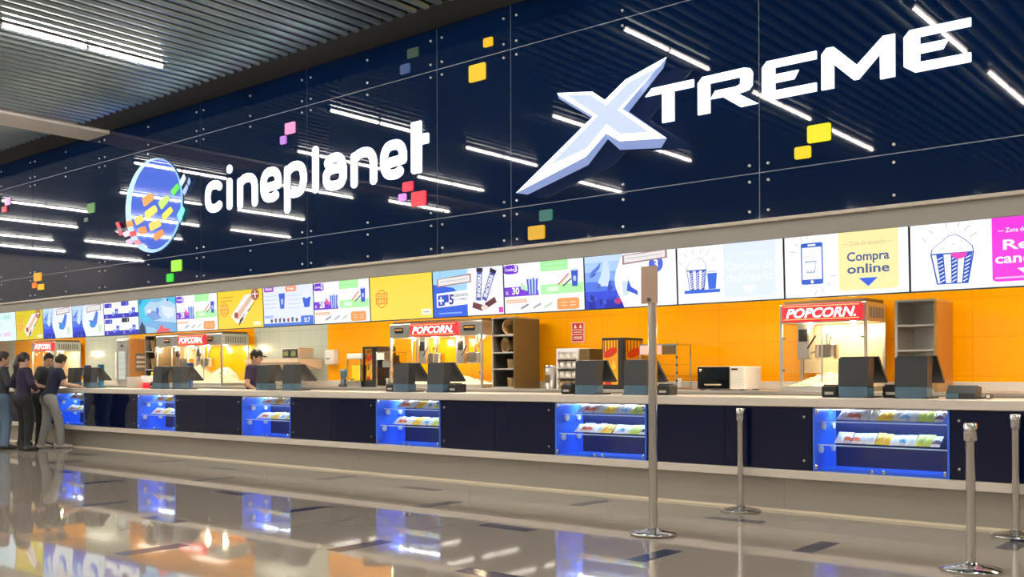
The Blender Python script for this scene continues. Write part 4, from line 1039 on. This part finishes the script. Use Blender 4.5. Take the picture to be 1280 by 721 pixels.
# juice dispenser
t = thing('drink_dispenser', 'clear drink dispenser filled with yellow juice in front of orange tiles', 'drink dispenser', (-12.33, 10.62, Z))
MB().box(0, .34, 0, .36, 0, .09, .006).build('base', M_CHROME, t)
MB().box(.015, .325, .02, .34, .09, .45, .012).build('tank', M_GLASS, t)
MB().box(.045, .295, .05, .31, .092, .36, .03).build('juice', mat('yellow_juice', (.95, .72, .02), .25), t)
MB().box(.0, .34, .0, .36, .45, .54, .012).build('lid', M_WHITE, t)
for x in (.0, .322): MB().box(x, x+.018, 0, .018, .09, .45).build('frame_post', M_CHROME, t)
MB().tube([(.17, 0, .13), (.17, -.06, .12), (.17, -.06, .07)], .014).build('tap', M_CHROME, t)
# black open warmer
t = thing('hot_dog_warmer', 'black framed glass warmer with printed amber backs beside the juice dispenser', 'food warmer', (-11.99, 10.66, Z))
for x in (0, .31):
    for y in (0, .37): MB().box(x, x+.03, y, y+.03, 0, .63).build('frame_post', M_BLACK, t)
MB().box(0, .34, 0, .4, .61, .645, .006).build('top', M_BLACK, t); MB().box(0, .34, 0, .4, 0, .10, .006).build('base', M_BLACK, t)
MB().box(.2, .34, .02, .38, .10, .61).build('black_side', M_BLACK, t)
m = MB(); snack_art(m, .03, .2, .12, .60, .05); m.build('printed_panel', AM, t)
MB().box(.03, .2, .02, .026, .1, .61).build('front_glass', M_GLASS, t)
MB().box(.03, .2, .06, .3, .28, .29).build('shelf', M_CHROME, t)
# soap dispenser, blender, notice
t = thing('wall_mounted_towel_dispenser', 'white towel dispenser fixed where pale tiles meet orange tiles', 'dispenser', (-13.57, 11.18, 1.48))
MB().box(0, .25, 0, .115, 0, .25, .02).build('cover', M_WHITE, t); MB().box(.05, .14, -.003, .0, .09, .105).build('slot', M_CHAR, t)
t = thing('blender', 'blue blender jar on a dark base left of the juice dispenser', 'blender', (-12.53, 10.72, Z))
MB().lathe([(.001, 0), (.085, 0), (.085, .03), (.05, .06), (.05, .12), (.001, .12)], (0, 0, 0), 18).build('base', M_CHAR, t)
MB().lathe([(.04, .12), (.055, .24), (.06, .29), (.001, .29)], (0, 0, 0), 18).build('jar', M_SLATE, t)
MB().box(.05, .1, -.012, .012, .16, .26, .008).build('handle', M_SLATE, t)
t = thing('wall_notice', 'red and white notice with warning triangles on the orange tiles', 'notice', (-8.31, 11.285, 1.74))
MB().box(0, .23, 0, .012, 0, .285).build('board', mat('notice_border', (.85, .50, .40), .5), t)
MB().box(.02, .21, -.002, 0, .02, .105).box(.02, .21, -.002, 0, .12, .17).box(.02, .21, -.002, 0, .185, .27).build('red_field', mat('notice_red', (.62, .02, .02), .5), t)
m = MB()
for x in (.045, .135): m.prism([(x, .2), (x+.055, .2), (x+.0275, .255)], -.004, -.002)
for z in (.045, .07): m.box(.04, .19, -.004, -.002, z, z+.012)
m.box(.04, .19, -.004, -.002, .14, .15); m.build('pictogram', mat('notice_white', (.9, .85, .8), .5), t)
# pizza oven on a lit wall shelf over the pale tiles
t = thing('wall_shelf', 'cream shelf fixed on the pale tiles, carrying the double oven', 'shelf', (-15.3, 10.75, 1.42))
MB().prism([(0, .10), (.0, .16), (.54, .16), (.54, -.02), (.49, -.02)], 0, 1.55, axis='X').build('board', M_CREAMWALL, t)
t = thing('double_oven', 'grey double oven with olive windows on the cream wall shelf', 'oven', (-14.22, 10.78, 1.582))
MB().box(0, .44, 0, .34, 0, .185, .01).build('body', M_STEEL, t)
for x in (.02, .23):
    d_ = MB().box(x, x+.19, -.015, 0, .02, .165, .006).build('door', M_CHAR, t)
    MB().box(x+.03, x+.16, -.018, -.015, .045, .125).build('door_window', mat('olive_oven_window', (.28, .30, .12), .2), d_)
    MB().tube([(x+.02, -.03, .145), (x+.17, -.03, .145)], .006).build('handle', M_CHROME, d_)
# upright heated cabinet (far)
t = thing('heated_cabinet', 'tall stainless cabinet with a lit glass door, right of the far registers', 'food cabinet', (-19.56, 10.60, Z))
MB().box(0, .46, .012, .56, 0, .96, .01).build('body', M_STEEL, t)
d_ = MB().box(.02, .44, -.008, .012, .05, .93, .006).build('door', M_STEEL, t)
MB().box(.10, .36, -.012, -.008, .12, .70).build('door_glass', emis(235, 240, 225, .7), d_)
m = MB()
for z in (.2, .32, .44, .56): m.box(.10, .36, -.016, -.012, z, z+.012)
m.build('wire_shelf', M_STEEL, d_)
MB().tube([(.05, -.04, .15), (.05, -.04, .68)], .014).build('handle', M_WHITE, d_)
MB().box(.19, .29, -.014, -.008, .79, .83).build('controller', M_BLACK, d_)
MB().box(.46, .464, .03, .55, .03, .94).build('tan_side', mat('tan_side_panel', srgb(200, 140, 75), .45), t)
m = MB(); m.mat(0).box(.464, .470, .16, .42, .28, .66)
for z in (.36, .45, .55): m.mat(1).box(.470, .474, .18, .40, z, z+.05)
m.build('side_window', [mat('window_grey', (.25, .25, .23), .2), M_WHITE], t)
# small far things
t = thing('popcorn_bucket', 'red and white popcorn bucket on the counter beside the tall steel cabinet', 'popcorn bucket', (-18.42, 10.36, 1.10))
o_ = t.location; t.location = (-16.02, 9.25, 1.0745)
MB().lathe([(.001, 0), (.075, 0), (.09, .10), (.001, .10)], (0, 0, 0), 18).build('band', M_RED, t)
MB().lathe([(.09, .10), (.105, .22), (.10, .22), (.088, .11)], (0, 0, 0), 18).build('cup_wall', M_WHITE, t)
t = thing('clear_bin', 'clear plastic bin left of the red popcorn bucket', 'bin', (-16.36, 9.25, 1.0745))
MB().box(-.16, .16, -.1, .1, 0, .008).build('bin_floor', mat('pink_liner', (.8, .3, .25), .5), t)
m = MB(); m.box(-.16, -.155, -.1, .1, .008, .2).box(.155, .16, -.1, .1, .008, .2).box(-.155, .155, -.1, -.095, .008, .2).box(-.155, .155, .095, .1, .008, .2); m.build('bin_wall', mat('frosted_bin', (.62, .58, .5), .3), t)
tag(MB().box(-16.13, -16.0, 9.38, 9.43, 1.0745, 1.36, .01).build('price_tag', mat('yellow_tag', (.9, .75, .05), .5)), 'small yellow upright sign right of the red popcorn bucket', 'sign')
def cups(lab, x, y, h, r, c):
    t = thing('cup_stack', lab, 'cup stack', (x, y, 1.0745), group='cup stacks on the far counter')
    m = mat('cup_%d' % int(c[2]*100), c, .35); k = MB(); n = 7; cu = h/(1+.16*(n-1))
    for i in range(n):
        z = i*cu*.16; k.lathe([(r*.72, z), (r, z+cu), (r*1.06, z+cu), (r*.98, z+cu-.004), (r*.7, z+.004)], (0, 0, 0), 16)
    k.build('paper_cups', m, t)
cups('blue cup stack beside the registers in front of the white popcorn heaps', -14.80, 9.32, .43, .06, (.06, .14, .42))
cups('purple cup stack behind the register nearest the leaning man', -18.35, 9.36, .42, .065, (.10, .05, .28))
cups('teal cup stack between the two farthest registers', -17.78, 9.33, .43, .06, (.03, .20, .38))
t = thing('wall_monitor', 'dark flat monitor on the cream wall at the far end', 'monitor', (-26.9, 11.25, 1.62))
MB().box(-.3, .3, -.03, 0, -.16, .2, .006).build('panel', M_BLACK, t); MB().box(-.1, .1, 0, .05, -.05, .05).build('bracket', M_BLACK, t)
t = thing('wall_leaflet', 'dark blue picture leaflet on the far orange wall', 'leaflet', (-25.4, 11.285, 1.40))
MB().box(-.14, .14, 0, .015, 0, .42).build('board', mat('leaflet_blue', (.03, .08, .16), .4), t); MB().box(-.12, .12, -.003, 0, .12, .24).box(-.12, .12, -.003, 0, .32, .36).build('picture', mat('leaflet_cream', (.7, .5, .3), .5), t)

# ================================================================== registers and printers on the front counter
def make_pos():
    t = thing('cash_register', 'x', 'register', (0, 0, 0), group='touch screen registers on the counter')
    MB().prism([(-.066, .10), (.06, .10), (.06, .2), (.10, .36), (-.05, .36)], -.14, .14, 'X').build('housing', M_CHAR, t)
    m = MB(); n = 10
    pts = [(-.135+.27*i/n, -.068-.028*math.sin(PI*i/n)) for i in range(n+1)]+[(.135, .08), (-.135, .08)]
    m.prism(pts, .0, .10, 'Z'); m.build('pedestal', M_SLATE, t)
    MB().box(-.13, .13, -.045, .105, .36, .372, .004).build('top_cover', M_CHAR, t)
    s_ = MB()
    s_.prism([(.085, .372), (.115, .377), (.325, .145), (.297, .132)], -.17, .17, 'X'); sc = s_.build('screen', M_CHAR, t)
    k = MB(); k.prism([(.127, .366), (.130, .368), (.322, .155), (.319, .153)], -.15, .15, 'X'); k.build('display', mat('register_display', (.05, .08, .11), .2, 0, srgb(90, 130, 170), .4), sc)
    MB().box(-.15, .15, -.075, .22, -.0, .012, .003).build('foot_plate', M_BLACK, t)
    return t
pos0 = make_pos()
POS = [(-3.38, 'nearest register, in front of the single popcorn machine'), (-2.87, 'register in front of the empty steel rack'), (-6.36, 'register in front of the snack display and printed warmer'),
       (-5.72, 'register directly behind the tall sign post'), (-9.28, 'left of the two registers before the two-kettle popcorn machine'), (-8.66, 'right of the two registers before the two-kettle popcorn machine'),
       (-12.22, 'left register before the pale tiled wall, beside the uniformed worker'), (-11.6, 'right register before the pale tiled wall'), (-15.1, 'left register before the white popcorn heaps'),
       (-14.5, 'right register before the white popcorn heaps'), (-18.06, 'farthest register, next to the leaning man'), (-17.46, 'second farthest register, right of the teal cup stack')]
for i, (x, lab) in enumerate(POS):
    lc = (x, 8.96, 1.075)
    if i == 0: o = pos0; o.location = lc
    else: o = dup(pos0, lc)
    o['label'] = 'charcoal '+lab
    o.rotation_euler = (0, 0, random.uniform(-.05, .05))
def make_printer():
    t = thing('receipt_printer', 'x', 'printer', (0, 0, 0), group='receipt printers beside the registers')
    MB().box(-.075, .075, -.09, .09, 0, .105, .012).build('body', M_BLACK, t)
    MB().box(-.06, .06, -.075, .03, .105, .118, .004).build('lid', M_CHAR, t)
    MB().box(-.04, .04, -.094, -.09, .025, .05).build('paper_slot', M_STEEL, t)
    return t
pr0 = make_printer()
for i, (x, lab) in enumerate([(-3.62, 'left of the nearest register'), (-6.65, 'left of the register before the snack display'), (-5.40, 'right of the register behind the tall post'), (-9.52, 'left of the registers before the two-kettle machine'),
                              (-8.40, 'right of the registers before the two-kettle machine'), (-15.32, 'left of the registers before the white popcorn heaps'), (-3.12, 'between the two nearest registers')]):
    lc = (x, 9.02 if i != 6 else 9.2, 1.075)
    if i == 0: o = pr0; o.location = lc
    else: o = dup(pr0, lc)
    o['label'] = 'small black receipt printer '+lab
t = thing('card_terminal', 'dark desk terminal with a blue front panel right of the nearest registers', 'card terminal', (-2.52, 9.0, 1.075))
MB().prism([(-.10, 0), (.12, 0), (.12, .10), (-.02, .115), (-.10, .05)], -.06, .17, 'X').build('body', M_CHAR, t)
MB().box(-.055, .045, -.106, -.10, .008, .048).build('front_panel', M_SLATE, t)
t = thing('barcode_scanner', 'small scanner with a round pale end at the right of the desk terminal', 'scanner', (-2.25, 8.95, 1.10))
MB().cyl((0, -.02, 0), (.0, .08, .0), .024, .022, 14).build('head', M_CHAR, t); MB().cyl((0, -.024, 0), (0, -.02, 0), .017, n=12).build('lens', M_WHITE, t)
MB().tube([(0, .05, -.01), (-.08, .09, -.018), (-.14, .10, -.020)], .006).build('cable', M_BLACK, t)
# ================================================================== posts
def belt_post(label, x, y):
    t = thing('belt_post', label, 'queue post', (x, y, 0), group='steel queue posts')
    MB().lathe([(.001, .004), (.185, .004), (.19, .01), (.188, .018), (.10, .034), (.045, .045), (.034, .06)], (0, 0, 0), 40).lathe([(.001, 0), (.188, 0), (.19, .01)], (0, 0, 0), 40).build('base', M_CHROME, t)
    MB().cyl((0, 0, .045), (0, 0, .86), .030, n=24).build('pole', M_POLE, t)
    MB().lathe([(.030, .85), (.041, .855), (.041, .962), (.036, .968), (.001, .969)], (0, 0, 0), 24).build('head', M_POLE, t)
    MB().box(-.016, .016, .036, .045, .90, .955, .003).build('belt_slot', M_BLACK, t)
belt_post('short steel belt post against the counter, left of the nearest display case', -4.335, 8.57)
belt_post('short steel belt post closest to the camera', -1.856, 6.93)
belt_post('short steel belt post against the counter at the right edge', -1.96, 8.57)
t = thing('sign_post', 'tall steel post on a round base holding a small brownish sign plate', 'sign post', (-4.255, 6.885, 0))
MB().lathe([(.001, .004), (.185, .004), (.19, .012), (.186, .022), (.10, .034), (.055, .045), (.042, .06)], (0, 0, 0), 40).build('base', M_CHROME, t)
MB().cyl((0, 0, .045), (0, 0, 1.90), .036, n=28).build('pole', M_POLE, t)
hd = MB().box(-.075, .075, -.052, -.040, 1.865, 2.165, .003).build('sign_plate', noisy('tan_sign_plate', (.36, .225, .155), (.46, .33, .26), 5, (.2, .3)), t)
MB().cyl((0, -.040, 1.895), (0, -.058, 1.895), .016, n=14).build('bolt', M_CHAR, hd)
MB().box(-.02, .02, -.04, .0, 1.84, 1.94, .004).build('plate_bracket', M_POLE, t)

# ================================================================== people
def rot(ax, deg):
    return np.array(Matrix.Rotation(math.radians(deg), 3, ax))
def person(label, loc, rz, skin, shirt, pants, shoe, hairc, arms, feet, lean=0, twist=0, side=0, head=(0, 0), hair='short', sleeve='short', k=1.0, pelvis=(0, 0, .93), collar=None, slim=1.0, boots=False, cap=None):
    """arms: {side: (elbow, wrist, palm_normal, curl)}; feet: {side: (x, y, yaw)} in the person's own frame (faces +Y)"""
    Rt = rot('Y', side)@rot('X', -lean)@rot('Z', twist); pv = np.array(pelvis, float)
    T = lambda p: pv+Rt@(np.array(p, float)-np.array((0, 0, .93)))
    Hc = T((0, .015, 1.605)); Rh = Rt@rot('Z', head[0])@rot('X', head[1])
    hp = lambda p: Hc+Rh@np.array(p, float)
    S = {s_: T((s_*.168*slim, -.005, 1.405)) for s_ in (-1, 1)}
    hips = {s_: pv+np.array((s_*.085, 0, -.03)) for s_ in (-1, 1)}
    ank = {s_: np.array((feet[s_][0], feet[s_][1], .075)) for s_ in (-1, 1)}
    knee = {}
    for s_ in (-1, 1):
        m = (hips[s_]+ank[s_])/2; L = np.linalg.norm(hips[s_]-ank[s_]); bend = min(.035, math.sqrt(max(0, (.435**2)-(L/2)**2))) if L < .87 else .012
        yaw = math.radians(feet[s_][2]); knee[s_] = m+np.array((-math.sin(yaw)*bend, math.cos(yaw)*bend+.01, .015))
    B = SDF()
    def torso(D, g, low=True):
        D.ell(T((0, .0, 1.27)), (.150*slim+g, .098+g, .175+g), Rt, .05)
        D.ell(T((0, .005, 1.09)), (.132*slim+g, .090+g, .15+g), Rt, .05)
        D.cap(T((-.125*slim, -.01, 1.395)), T((.125*slim, -.01, 1.395)), .055+g, k=.05)
        if low: D.ell(pv+np.array((0, -.01, .0)), (.158*slim+g, .108+g, .12+g), None, .05)
    torso(B, 0)
    B.cap(T((0, -.012, 1.40)), hp((0, -.02, -.07)), .054, .050, k=.03)
    B.ell(Hc, (.074, .094, .108), Rh, .02); B.ell(hp((0, .028, -.062)), (.055, .062, .062), Rh, .03)
    B.cap(hp((0, .088, .005)), hp((0, .108, -.03)), .009, .014, k=.012); B.cap(hp((-.036, .078, .026)), hp((.036, .078, .026)), .011, k=.015)
    B.ell(hp((0, .078, -.098)), (.02, .018, .016), Rh, .02)
    B.cap(hp((-.018, .088, -.062)), hp((.018, .088, -.062)), .007, k=.008)
    for s_ in (-1, 1):
        B.ell(hp((s_*.077, -.005, -.01)), (.010, .022, .034), Rh, .008); B.sub(hp((s_*.031, .096, .008)), (.014, .010, .009), .008, Rh)
    for s_, (E, W, pn, curl) in arms.items():
        E = np.array(E, float); W = np.array(W, float)
        B.cap(S[s_], E, .048, .038, k=.03); B.cap(E, W, .039, .026, k=.02)
        d = W-E; d /= np.linalg.norm(d); pn = np.array(pn, float); pn -= d*(pn@d); pn /= np.linalg.norm(pn); sd = np.cross(d, pn)*-s_   # sd points to the thumb side
        pc = W+d*.05
        B.cap(W+d*.01, W+d*.03, .025, k=.015)
        for o in (-.026, -.009, .009, .026): B.cap(W+d*.025+sd*o*.6, W+d*.088+sd*o, .014, .0125, k=.012)
        for o, l in zip((.028, .0095, -.0095, -.028), (.068, .078, .072, .056)):
            q = W+d*.092+sd*o; a1 = math.radians(curl); d1 = d*math.cos(a1)+pn*math.sin(a1); d2 = d*math.cos(2.1*a1)+pn*math.sin(2.1*a1)
            q1 = q+d1*l*.52; q2 = q1+d2*l*.48
            B.cap(q, q1, .0098, .0090, k=.006); B.cap(q1, q2, .0090, .0078, k=.004)
        q = W+d*.03+sd*.022; dt = d*.66+sd*.62+pn*.35; dt /= np.linalg.norm(dt); q1 = q+dt*.045; d2 = d*.86+sd*.25+pn*.4; d2 /= np.linalg.norm(d2)
        B.cap(q, q1, .0135, .0105, k=.01); B.cap(q1, q1+d2*.032, .0105, .0085, k=.004)
    for s_ in (-1, 1):
        B.cap(hips[s_], knee[s_], .083, .052, k=.04); B.cap(knee[s_], ank[s_], .053, .036, k=.02)
        c = (knee[s_]*.68+ank[s_]*.32); B.ell(c+np.array((0, -.014, 0)), (.042, .046, .11), None, .03)
        yaw = math.radians(feet[s_][2]); fd = np.array((-math.sin(yaw), math.cos(yaw), 0)); B.cap(ank[s_]+np.array((0, 0, -.03)), ank[s_]+fd*.13+np.array((0, 0, -.04)), .034, .027, k=.02)
    root = B.mesh('person', skin, .0085)
    root.location = (*loc, 0); root.rotation_euler = (0, 0, rz)
    tag(root, label, 'person')
    # shirt
    D = SDF(); g = .017; torso(D, g)
    D.cap(T((0, -.012, 1.41)), T((0, -.012, 1.455)), .066, .060, cut1=True, k=.02)
    for s_, (E, W, pn, curl) in arms.items():
        E = np.array(E, float); W = np.array(W, float)
        if sleeve == 'long':
            D.cap(S[s_], E, .067, .055, k=.04); D.cap(E, E+(W-E)*.95, .055, .040, cut1=True, k=.02)
        else: D.cap(S[s_], S[s_]+(E-S[s_])*.68, .068, .062, cut1=True, k=.04)
    hem = pv+np.array((0, 0, -.075 if sleeve == 'short' else -.10))
    D.mesh('shirt', shirt, .010, root, clip=[(hem, (0, 0, -1))])
    # trousers
    D = SDF(); D.ell(pv+np.array((0, -.012, 0)), (.158*slim+.012, .115, .13), None, .04)
    for s_ in (-1, 1):
        D.ell(hips[s_]+np.array((0, -.045, -.02)), (.085, .085, .10), None, .04)
        D.cap(hips[s_], knee[s_], .098, .078, k=.045); e = ank[s_]+np.array((0, 0, -.02)) if not boots else knee[s_]*.25+ank[s_]*.75
        D.cap(knee[s_], e, .078, .066 if not boots else .062, cut1=True, k=.03)
    D.mesh('trousers', pants, .010, root, clip=[(pv+np.array((0, 0, .09)), (0, 0, 1))])
    # shoes
    for s_ in (-1, 1):
        yaw = math.radians(feet[s_][2]); fd = np.array((-math.sin(yaw), math.cos(yaw), 0)); a = ank[s_].copy(); a[2] = 0
        D = SDF(); D.cap(a-fd*.045+np.array((0, 0, .042)), a+fd*.06+np.array((0, 0, .045)), .042, .044, k=.03); D.cap(a+fd*.06+np.array((0, 0, .04)), a+fd*.165+np.array((0, 0, .030)), .044, .034, k=.03)
        D.cap(a+np.array((0, 0, .05)), ank[s_]+np.array((0, 0, .18 if boots else .012)), .044, .050 if boots else .045, cut1=True, k=.03)
        D.mesh('boot' if boots else 'shoe', shoe, .008, root, clip=[((0, 0, .002), (0, 0, -1))])
    # hair
    D = SDF()
    if hair != 'none':
        D.ell(hp((0, -.012, .022)), (.085, .100, .108), Rh, .02)
        if hair == 'short': D.ell(hp((0, .03, .085)), (.07, .065, .04), Rh, .02)
        D.sub(hp((0, .115, -.03)), (.080, .085, .085), .012, Rh); D.sub(hp((0, .03, -.115)), (.12, .10, .075), .012, Rh)
        if hair == 'tail':
            D.ell(hp((0, -.105, .02)), (.035, .035, .04), Rh, .02); D.cap(hp((0, -.115, .01)), hp((.01, -.14, -.14)), .034, .036, k=.03); D.cap(hp((.01, -.14, -.14)), hp((.01, -.115, -.30)), .036, .014, k=.02)
        if hair == 'long':
            D.cap(hp((-.03, -.06, -.02)), hp((-.03, -.085, -.2)), .05, .04, k=.04); D.cap(hp((.03, -.06, -.02)), hp((.03, -.085, -.2)), .05, .04, k=.04)
            for s_ in (-1, 1): D.cap(hp((s_*.075, -.015, .0)), hp((s_*.07, -.01, -.16)), .026, .018, k=.03)
        D.mesh('hair', hairc, .008, root)
    if hair == 'tail': MB().ball(hp((0, -.125, .03)), (.025, .014, .016), 12, 8).build('hair_clip', M_WHITE, root)
    if cap is not None:
        D = SDF(); D.ell(hp((0, -.008, .03)), (.090, .106, .10), Rh, .01, planes=[(hp((0, 0, .03)), -Rh[:, 2])]); D.ell(hp((0, .115, .035)), (.062, .075, .010), Rh, .015)
        D.mesh('cap', cap, .007, root)
    for s_ in (-1, 1):
        MB().ball(hp((s_*.031, .083, .008)), (.011, .009, .008), 10, 8).build('eye', mat('eye_dark', (.03, .02, .018), .15), root)
    MB().ball(hp((0, .0945, -.063)), (.02, .005, .006), 12, 6).build('lips', mat('lips', (.38, .14, .11), .45), root)
    if collar is not None:
        D = SDF(); D.cap(T((0, -.015, 1.435)), T((0, -.015, 1.47)), .070, .066, cut0=True, cut1=True, k=.01); D.mesh('collar', collar, .008, root)
    return root
SK1 = noisy('skin_tan', (.46, .26, .17), (.50, .29, .20), 12, (.45, .55)); SK2 = noisy('skin_light', (.56, .34, .24), (.60, .38, .27), 12, (.45, .55))
HR = noisy('black_hair', (.010, .008, .007), (.022, .017, .014), 60, (.35, .5), 0, (1, 1, .2)); HR2 = noisy('dark_brown_hair', (.05, .025, .012), (.08, .045, .02), 60, (.4, .5), 0, (1, 1, .2))
def cloth(n, c): return noisy(n, c, tuple(x*1.25 for x in c), 90, (.8, .9), bump=.08)
NAVYT = cloth('navy_tee', (.012, .017, .040)); GREYJ = cloth('grey_jeans', (.24, .235, .22)); BLKT = cloth('black_cloth', (.012, .012, .014)); DKG = cloth('dark_grey_cloth', (.035, .04, .045))
JEANB = cloth('blue_jeans', (.10, .16, .24)); PLUM = cloth('plum_navy_jacket', (.022, .014, .045)); KHAKI = cloth('khaki_top', (.22, .19, .15)); UNI = cloth('uniform_navy', (.030, .022, .060)); SHOEW = mat('pale_sneaker', (.45, .42, .40), .5); SHOEB = mat('dark_shoe', (.02, .02, .022), .4)
hang = lambda s_, pn=None: ((s_*.235, -.03, 1.13), (s_*.225, .03, .885), (-s_, .1, 0), 14)
# man in navy tee leaning his forearm on the counter
person('man in navy T-shirt and grey jeans leaning over the counter', (-17.74, 8.38), math.radians(-6), SK2, NAVYT, GREYJ, SHOEW, HR,
       {1: ((.25, .15, 1.150), (.22, .375, 1.112), (0, -.1, -1), 8), -1: ((-.24, .22, 1.150), (-.08, .42, 1.112), (0, -.1, -1), 8)},
       {1: (.13, .12, -14), -1: (-.14, -.13, 6)}, lean=15, side=2, head=(28, -6), pelvis=(0, -.04, .915))
person('man in dark T-shirt turned sideways, face towards the leaning man', (-18.20, 8.40), math.radians(-55), SK1, DKG, BLKT, SHOEB, HR,
       {1: ((.25, .02, 1.14), (.20, .25, 1.08), (-1, .2, 0), 20), -1: hang(-1)}, {1: (.10, .02, -8), -1: (-.10, -.03, 8)}, lean=11, head=(-42, -8), collar=mat('white_collar', (.75, .74, .72), .7))
person('person in khaki top half hidden behind the man in the dark T-shirt', (-18.85, 8.34), math.radians(-40), SK2, KHAKI, BLKT, SHOEB, HR2,
       {1: hang(1), -1: hang(-1)}, {1: (.09, .03, -8), -1: (-.09, -.03, 8)}, head=(10, -4), hair='long', slim=.88, sleeve='long', pelvis=(0, 0, .90))
person('woman with clipped-up ponytail in plum jacket, black trousers and boots', (-17.50, 7.78), math.radians(4), SK2, PLUM, BLKT, SHOEB, HR,
       {1: ((.33, -.04, 1.16), (.17, .14, 1.06), (-1, 0, .2), 30), -1: ((-.33, -.04, 1.16), (-.17, .14, 1.06), (1, 0, .2), 30)}, {1: (.12, .0, -8), -1: (-.11, .05, 8)}, head=(0, -12), hair='tail', slim=.92, sleeve='long', boots=True, pelvis=(0, 0, .905))
person('person in dark grey jacket and blue jeans at the left edge', (-18.20, 7.72), math.radians(-12), SK1, DKG, JEANB, SHOEB, HR,
       {1: ((.27, .05, 1.15), (.16, .26, 1.10), (-1, .2, 0), 25), -1: hang(-1)}, {1: (.11, .02, -8), -1: (-.11, -.02, 8)}, head=(-6, -4), sleeve='long', hair='short')
w_ = person('worker in navy uniform and visor cap behind the counter', (-13.98, 9.98), math.radians(-62), SK1, UNI, BLKT, SHOEB, HR,
       {1: ((.25, .03, 1.14), (.20, .22, 1.02), (-1, .2, 0), 20), -1: ((-.25, .03, 1.14), (-.20, .22, 1.02), (1, .2, 0), 20)}, {1: (.10, .03, -8), -1: (-.10, -.03, 8)}, lean=5, head=(0, -6), cap=BLKT)
# maroon bag hanging at the side of the left-hand person
t = thing('shoulder_bag', 'maroon shoulder bag hanging beside the person at the left edge', 'bag', (-18.02, 7.46, .78))
D = SDF(); D.ell((0, 0, .12), (.17, .075, .17), None, .03); D.cap((-.13, 0, .02), (.13, 0, .02), .06, k=.05); D.mesh('pouch', cloth('maroon_cloth', (.09, .012, .022)), .010, t)
MB().tube([(-.13, .02, .2), (-.09, .10, .45), (-.02, .17, .66), (.10, .25, .665)], .012).build('strap', cloth('maroon_cloth', (.09, .012, .022)), t)

# ================================================================== lamps of the kitchen and the shop
def area(name, loc, sx, sy, power, col, rx=0.0):
    l = bpy.data.lights.new(name, 'AREA'); l.shape = 'RECTANGLE'; l.size = sx; l.size_y = sy; l.energy = power; l.color = col
    o = bpy.data.objects.new(name, l); COL.objects.link(o); o.location = loc; o.rotation_euler = (rx, 0, 0); return o
M_KL = mat('kitchen_lamp_diffuser', (1, .95, .85), .4, 0, (1.0, .90, .74), KL)
def make_kl():
    t = thing('kitchen_lamp', 'flat white ceiling lamp above the staff aisle', 'lamp', group='flat lamps on the kitchen ceiling')
    MB().box(-.62, .62, -.17, .17, -.05, 0, .004).build('frame', M_WHITE, t); MB().box(-.58, .58, -.13, .13, -.056, -.050).build('diffuser', M_KL, t)
    return t
k0 = make_kl()
for i, x in enumerate([-1.0+1.0-2.4*k for k in range(-1, 11)]):
    o = k0 if i == 0 else dup(k0, (0, 0, 0)); o.location = (x, 10.0, 2.82)
